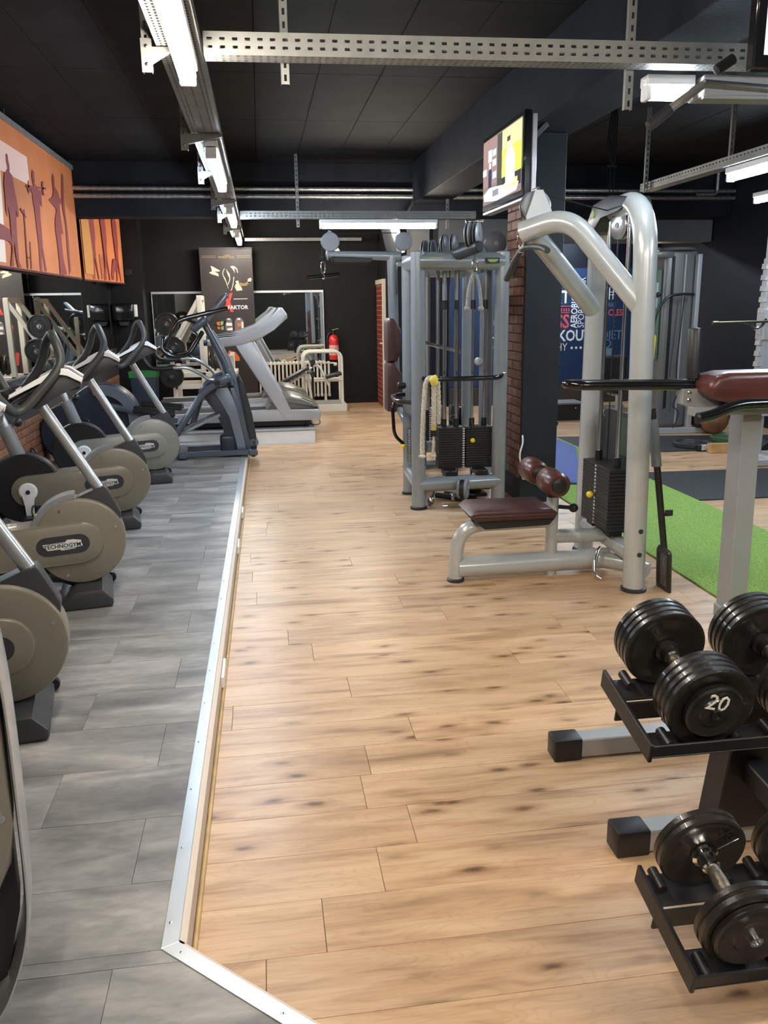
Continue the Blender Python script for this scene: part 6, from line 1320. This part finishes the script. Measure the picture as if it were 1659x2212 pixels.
# bright doorway beside the mural
wn = thing('window_1', None, None, (6.15, 12.99, 0.4)); wn['kind'] = 'structure'
part('lit_pane', MB().box(6.06, 6.29, 12.975, 12.985, 0.45, 2.35), em('lit_window', (1.0, 0.83, 0.55), 0.9), wn, True, False)
part('window_frame', MB().box(6.02, 6.06, 12.96, 12.99, 0.40, 2.40, 0.003).box(6.02, 6.295, 12.96, 12.99, 2.35, 2.40, 0.003), FRW, wn, True, False)
struct('beam_duct', MB().box(2.40, 6.28, 11.40, 11.75, 2.38, 2.668, 0.004), mat('grey_duct_paint', (0.115, 0.12, 0.13), 0.5))
struct('pillar_rear', MB().box(2.03, 2.29, 11.45, 11.75, 0, 3.3, 0.004), mat('grey_pillar_paint', (0.16, 0.16, 0.155), 0.6))
solo('pipe_riser', MB().tube(fillet([(5.72, 10.84, 2.93), (6.0, 10.84, 2.93), (6.0, 10.84, 3.297)], 0.06, 5), 0.024, 12), mat('foil_wrap', (0.55, 0.50, 0.44), 0.3, 0.9), 'bent pipe rising to the ceiling in the right hall', 'pipe')
# hanging straps
t = thing('suspension_straps', 'bundle of black suspension straps hanging from the right hall ceiling', 'straps', (3.06, 7.3, 2.4))
for i in range(5):
    x = 3.02+i*0.018
    part('strap', MB().tube(spline([(3.055, 7.3, 3.29), (x, 7.28+0.01*i, 3.12), (x-0.01, 7.30, 2.85), (3.055+0.004*i, 7.3, 2.72)], 5), 0.006, 6), mat('strap_black', (0.006, 0.006, 0.006), 0.9, spec=0.1), t, True)
part('anchor', MB().cyl((3.055, 7.3, 3.24), (3.055, 7.3, 3.298), 0.03, seg=12), mat('strap_black', (0.006, 0.006, 0.006), 0.9, spec=0.1), t, True)
part('carrier', MB().cyl((3.02, 7.3, 2.72), (3.10, 7.3, 2.72), 0.012, seg=8), mat('strap_black', (0.006, 0.006, 0.006), 0.9, spec=0.1), t, True)
for dx in (-0.02, 0.02): part('strap_tail', MB().tube([(3.06+dx, 7.3, 2.72), (3.06+dx*0.6, 7.3, 2.30)], 0.005, 6), mat('strap_black', (0.006, 0.006, 0.006), 0.9, spec=0.1), t, True)
# cable column machine
t = thing('cable_column', 'tall grey cable column machine against the dark right wall', 'cable machine', (5.0, 9.75, 0))
CG = mat('cable_column_grey', (0.165, 0.165, 0.16), 0.4, 0.3); CL = mat('cable_column_light', (0.42, 0.44, 0.46), 0.35, 0.3)
part('tower', MB().box(4.80, 5.22, 9.72, 10.0, 0.05, 2.18, 0.05, 4), CG, t, True)
part('tower_cap', MB().lathe((5.01, 9.86, 2.17), (0, 0, 1), [(0.215, 0), (0.20, 0.03), (0.10, 0.055), (0.02, 0.06)], 28), CG, t, True)
part('front_channel', MB().box(4.88, 4.91, 9.70, 9.725, 0.3, 2.1, 0.003), BLACKP, t, True, False)
part('light_rail', MB().box(5.16, 5.21, 9.62, 9.70, 0.07, 2.12, 0.006), CL, t, True, False)
part('light_rail', MB().box(5.03, 5.05, 9.69, 9.72, 0.1, 2.12, 0.003), CL, t, True, False)
for z in (0.78, 0.90): part('rail_hole', MB().lathe((5.185, 9.62, z), (0, -1, 0), [(0.014, 0), (0.014, 0.002)], 12), BLACKP, t, True)
part('guide_pole', MB().cyl((4.62, 9.66, 0.06), (4.62, 9.66, 2.12), 0.022, seg=12), BLACKP, t, True)
part('carriage', MB().box(4.565, 4.675, 9.60, 9.72, 1.50, 1.80, 0.008), CL, t, True)
part('carriage_knob', MB().sphere((4.66, 9.58, 1.66), 0.03, 12, 8), BLACKP, t, True)
part('top_bridge', MB().box(4.55, 4.90, 9.70, 9.80, 2.08, 2.16, 0.02, 2), CG, t, True)
part('bridge_pulley', MB().lathe((4.60, 9.68, 2.12), (0, 1, 0), [(0.05, 0), (0.06, 0.01), (0.06, 0.04), (0.05, 0.05)], 18), BLACKP, t, True)
part('cable_arc', MB().tube(spline([(4.62, 9.60, 1.22), (4.66, 9.58, 1.45), (4.76, 9.56, 1.62), (4.92, 9.58, 1.66), (5.12, 9.60, 1.66)], 6), 0.016, 8), BLACKP, t, True)
part('loose_cord', MB().tube(spline([(5.0, 9.60, 1.64), (4.98, 9.60, 1.2), (4.96, 9.60, 0.8), (5.0, 9.60, 0.5), (4.94, 9.58, 0.35), (5.02, 9.58, 0.25), (4.96, 9.58, 0.06)], 6), 0.007, 6), BLACKP, t, True)
part('base_bar', MB().box(4.55, 5.45, 9.56, 9.64, 0.0, 0.07, 0.006), CL, t, True, False)
part('base_bar', MB().box(4.55, 4.63, 9.56, 10.2, 0.0, 0.07, 0.006), CL, t, True, False)
part('green_panel', MB().box(4.74, 4.79, 9.78, 9.83, 0.9, 1.95, 0.003), mat('dull_green', (0.10, 0.19, 0.13), 0.5), t, True, False)
part('weight_block', MB().box(5.24, 5.40, 9.50, 9.68, 0.07, 0.55, 0.02), BLACKP, t, True)
t = thing('resistance_band', 'yellow resistance band hanging beside the grey cable column', 'band', (4.60, 9.5, 0.6))
part('band', MB().tube(spline([(4.585, 9.58, 1.10), (4.60, 9.555, 1.17), (4.635, 9.555, 1.165), (4.625, 9.555, 1.0), (4.615, 9.555, 0.8), (4.60, 9.555, 0.60)], 6), 0.01, 8, flat=(0.022, 0.004), up=(0, 1, 0)), YELLOW, t, True)
part('band_return', MB().tube(spline([(4.585, 9.58, 1.10), (4.575, 9.57, 0.85), (4.60, 9.555, 0.60)], 6), 0.01, 8, flat=(0.016, 0.004), up=(0, 1, 0)), YELLOW, t, True)
# squat rack at the right edge
t = thing('squat_rack', 'pale grey squat rack with stepped bar catches at the right edge', 'squat rack', (5.2, 7.9, 0))
SG = mat('squat_rack_grey', (0.50, 0.50, 0.52), 0.4, 0.2)
part('upright', MB().box(4.965, 5.055, 7.85, 7.95, 0.05, 2.20, 0.004), SG, t, True, False)
st = MB()
for i in range(13):
    z = 0.62+i*0.105
    st.prism([(4.925, z), (4.965, z), (4.965, z+0.10), (4.945, z+0.10), (4.943, z+0.03), (4.930, z+0.05)], 'xz', 7.86, 7.94)
part('catch_strip', st, SG, t, True, False)
part('sleeve', MB().box(4.94, 5.07, 7.83, 7.97, 1.20, 1.50, 0.005), SG, t, True, False)
part('bar_hook', MB().tube(spline([(4.95, 7.82, 1.40), (4.90, 7.80, 1.34), (4.82, 7.79, 1.31), (4.76, 7.78, 1.36), (4.70, 7.78, 1.375)], 4), 0.014, 8), CHROME, t, True)
part('lower_beam', MB().box(4.80, 6.0, 7.80, 7.88, 0.44, 0.54, 0.004), SG, t, True, False)
part('base_beam', MB().box(4.90, 5.98, 7.86, 7.94, 0.0, 0.06, 0.004), SG, t, True, False)
part('upright', MB().box(5.90, 5.98, 7.85, 7.95, 0.05, 2.20, 0.004), SG, t, True, False)
part('base_foot', MB().box(4.97, 5.05, 7.52, 8.10, 0.0, 0.05, 0.004), SG, t, True, False)
part('spring_hook', MB().torus((5.10, 7.78, 0.40), (0, 1, 0), 0.025, 0.006), CHROME, t, True)
part('foot_board', MB().prism([(5.08, 0.06), (5.2, 0.16), (5.85, 0.16), (5.85, 0.06)], 'xz', 7.95, 8.10, 0.004), BLACKP, t, True)
t = thing('barbell', 'dark barbell resting on the squat rack hook', 'barbell', (5.2, 7.78, 1.38))
part('shaft', MB().cyl((4.40, 7.775, 1.375), (6.2, 7.775, 1.392), 0.013, seg=12), mat('dull_bar', (0.12, 0.10, 0.06), 0.4, 0.8), t, True)
part('sleeve_end', MB().cyl((4.36, 7.775, 1.375), (4.42, 7.775, 1.3755), 0.018, seg=12), mat('dull_bar', (0.12, 0.10, 0.06), 0.4, 0.8), t, True)
slab('timber_board', [(4.70, 8.20), (5.9, 8.12), (5.9, 8.20), (4.70, 8.29)], 0.10, PINE, 'long pine board on edge in front of the squat rack', 'board')
t = thing('medicine_ball', 'brown leather medicine ball beside the far rubber mat', 'ball', (5.44, 9.48, 0))
part('shell', MB().sphere((5.44, 9.48, 0.17), 0.17, 28, 18), BROWNB, t, True)
part('seam', MB().torus((5.44, 9.48, 0.17), (0.5, -0.6, 0.6), 0.1695, 0.003, 40, 6), mat('brown_seam', (0.09, 0.04, 0.02), 0.6), t, True)
RP = mat('rubber_plate', (0.022, 0.023, 0.025), 0.5, bump=0.05)
disc_plate('large black bumper plate lying flat on the far rubber mat', (4.72, 8.62, 0.0365), (0, 0, 1), 0.215, 0.05, 'bumper plates lying on the floor', RP)
disc_plate('black bumper plate with a green rim lying near the brown ball', (5.30, 8.90, 0.0365), (0, 0, 1), 0.20, 0.05, 'bumper plates lying on the floor', mat('green_rim_plate', (0.03, 0.09, 0.035), 0.5))
disc_plate('upper of two stacked bumper plates at the right edge', (4.98, 7.05, 0.0700), (0, 0, 1), 0.20, 0.035, 'bumper plates lying on the floor', RP)
disc_plate('lower of two stacked bumper plates at the right edge', (4.98, 7.05, 0.0305), (0, 0, 1), 0.215, 0.035, 'bumper plates lying on the floor', RP)
def bench_foot(label, x0, x1, y):
    t = thing('bench_foot', label, 'bench foot', (x0, y, 0), 0, 'grey box section feet on the floor')
    part('beam', MB().box(x0+0.03, x1, y-0.03, y+0.03, 0.012, 0.07, 0.004), SG, t, True, False); part('cap', MB().box(x0, x0+0.035, y-0.034, y+0.034, 0.011, 0.074, 0.006), BLACKP, t, True)
bench_foot('short silver box section with a black cap next to the bumper plate', 4.62, 4.94, 8.345); bench_foot('silver box section foot poking in at the right edge', 4.62, 5.7, 7.43)
# machine and black box in front of the mural
t = thing('mural_bench', 'dark upholstered machine seat standing before the blue mural', 'bench', (5.2, 12.1, 0))
SEATD = mat('charcoal_upholstery', (0.035, 0.034, 0.036), 0.6)
part('backrest', MB().box(4.95, 5.48, 12.10, 12.22, 0.40, 0.80, 0.06, 4), SEATD, t, True)
part('seat', MB().box(4.98, 5.45, 11.75, 12.15, 0.28, 0.36, 0.03, 3), SEATD, t, True)
part('frame', MB().tube(fillet([(5.2, 12.16, 0.40), (5.2, 12.16, 0.24), (5.2, 11.80, 0.24), (5.2, 11.80, 0.0)], 0.05, 4), 0.03, 10), CL, t, True)
part('frame', MB().tube(fillet([(4.95, 12.2, 0.40), (4.85, 12.1, 0.30), (4.80, 11.95, 0.0)], 0.05, 4), 0.025, 10), CL, t, True)
for x in (4.93, 5.50): part('side_bolt', MB().sphere((x, 12.12, 0.42), 0.03, 10, 8), CHROME, t, True)
part('floor_bar', MB().box(4.95, 5.45, 12.1, 12.2, 0.0, 0.05, 0.004), CL, t, True)
part('floor_bar', MB().box(5.17, 5.23, 11.8, 12.2, 0.0, 0.04, 0.004), CL, t, True)
t = thing('plyo_box', 'low black box with a grey lid in front of the mural', 'box', (3.95, 11.3, 0))
part('body', MB().box(3.55, 4.36, 11.0, 11.38, 0.0, 0.22, 0.004), BLACKP, t, True, False)
part('lid', MB().box(3.54, 4.37, 10.99, 11.39, 0.22, 0.245, 0.004), mat('grey_lid', (0.18, 0.18, 0.18), 0.5), t, True, False)
part('rivet', MB().sphere((4.25, 10.997, 0.17), 0.012, 8, 6), CHROME, t, True)
t = thing('wall_panel_low', 'brown grey low panel running under the blue mural', 'panel', (4.6, 12.95, 0))
part('board', MB().box(2.9, 6.0, 12.95, 12.99, 0.0, 0.29, 0.004), mat('brown_grey_panel', (0.045, 0.038, 0.034), 0.6), t, True, False)
t = thing('push_up_bar', 'small black floor bar between the column and the blue mat', 'bar', (3.4, 9.9, 0))
part('bar', MB().box(3.30, 3.62, 9.93, 9.97, 0.10, 0.14, 0.004), BLACKP, t, True)
for x in (3.34, 3.56): part('leg', MB().box(x-0.02, x+0.02, 9.90, 10.0, 0.0125, 0.10, 0.004), BLACKP, t, True)
# socket and cable on the dark column
t = thing('column_socket', 'white socket box with a looped cable low on the dark column', 'socket', (2.08, 6.40, 0.2))
part('box', MB().box(2.045, 2.135, 6.385, 6.42, 0.20, 0.29, 0.006), WHITEP, t, True)
part('cable', MB().tube(spline([(2.06, 6.39, 0.29), (2.02, 6.37, 0.34), (2.01, 6.37, 0.42), (2.035, 6.385, 0.50), (2.04, 6.41, 0.56)], 5), 0.007, 8), WHITEP, t, True)
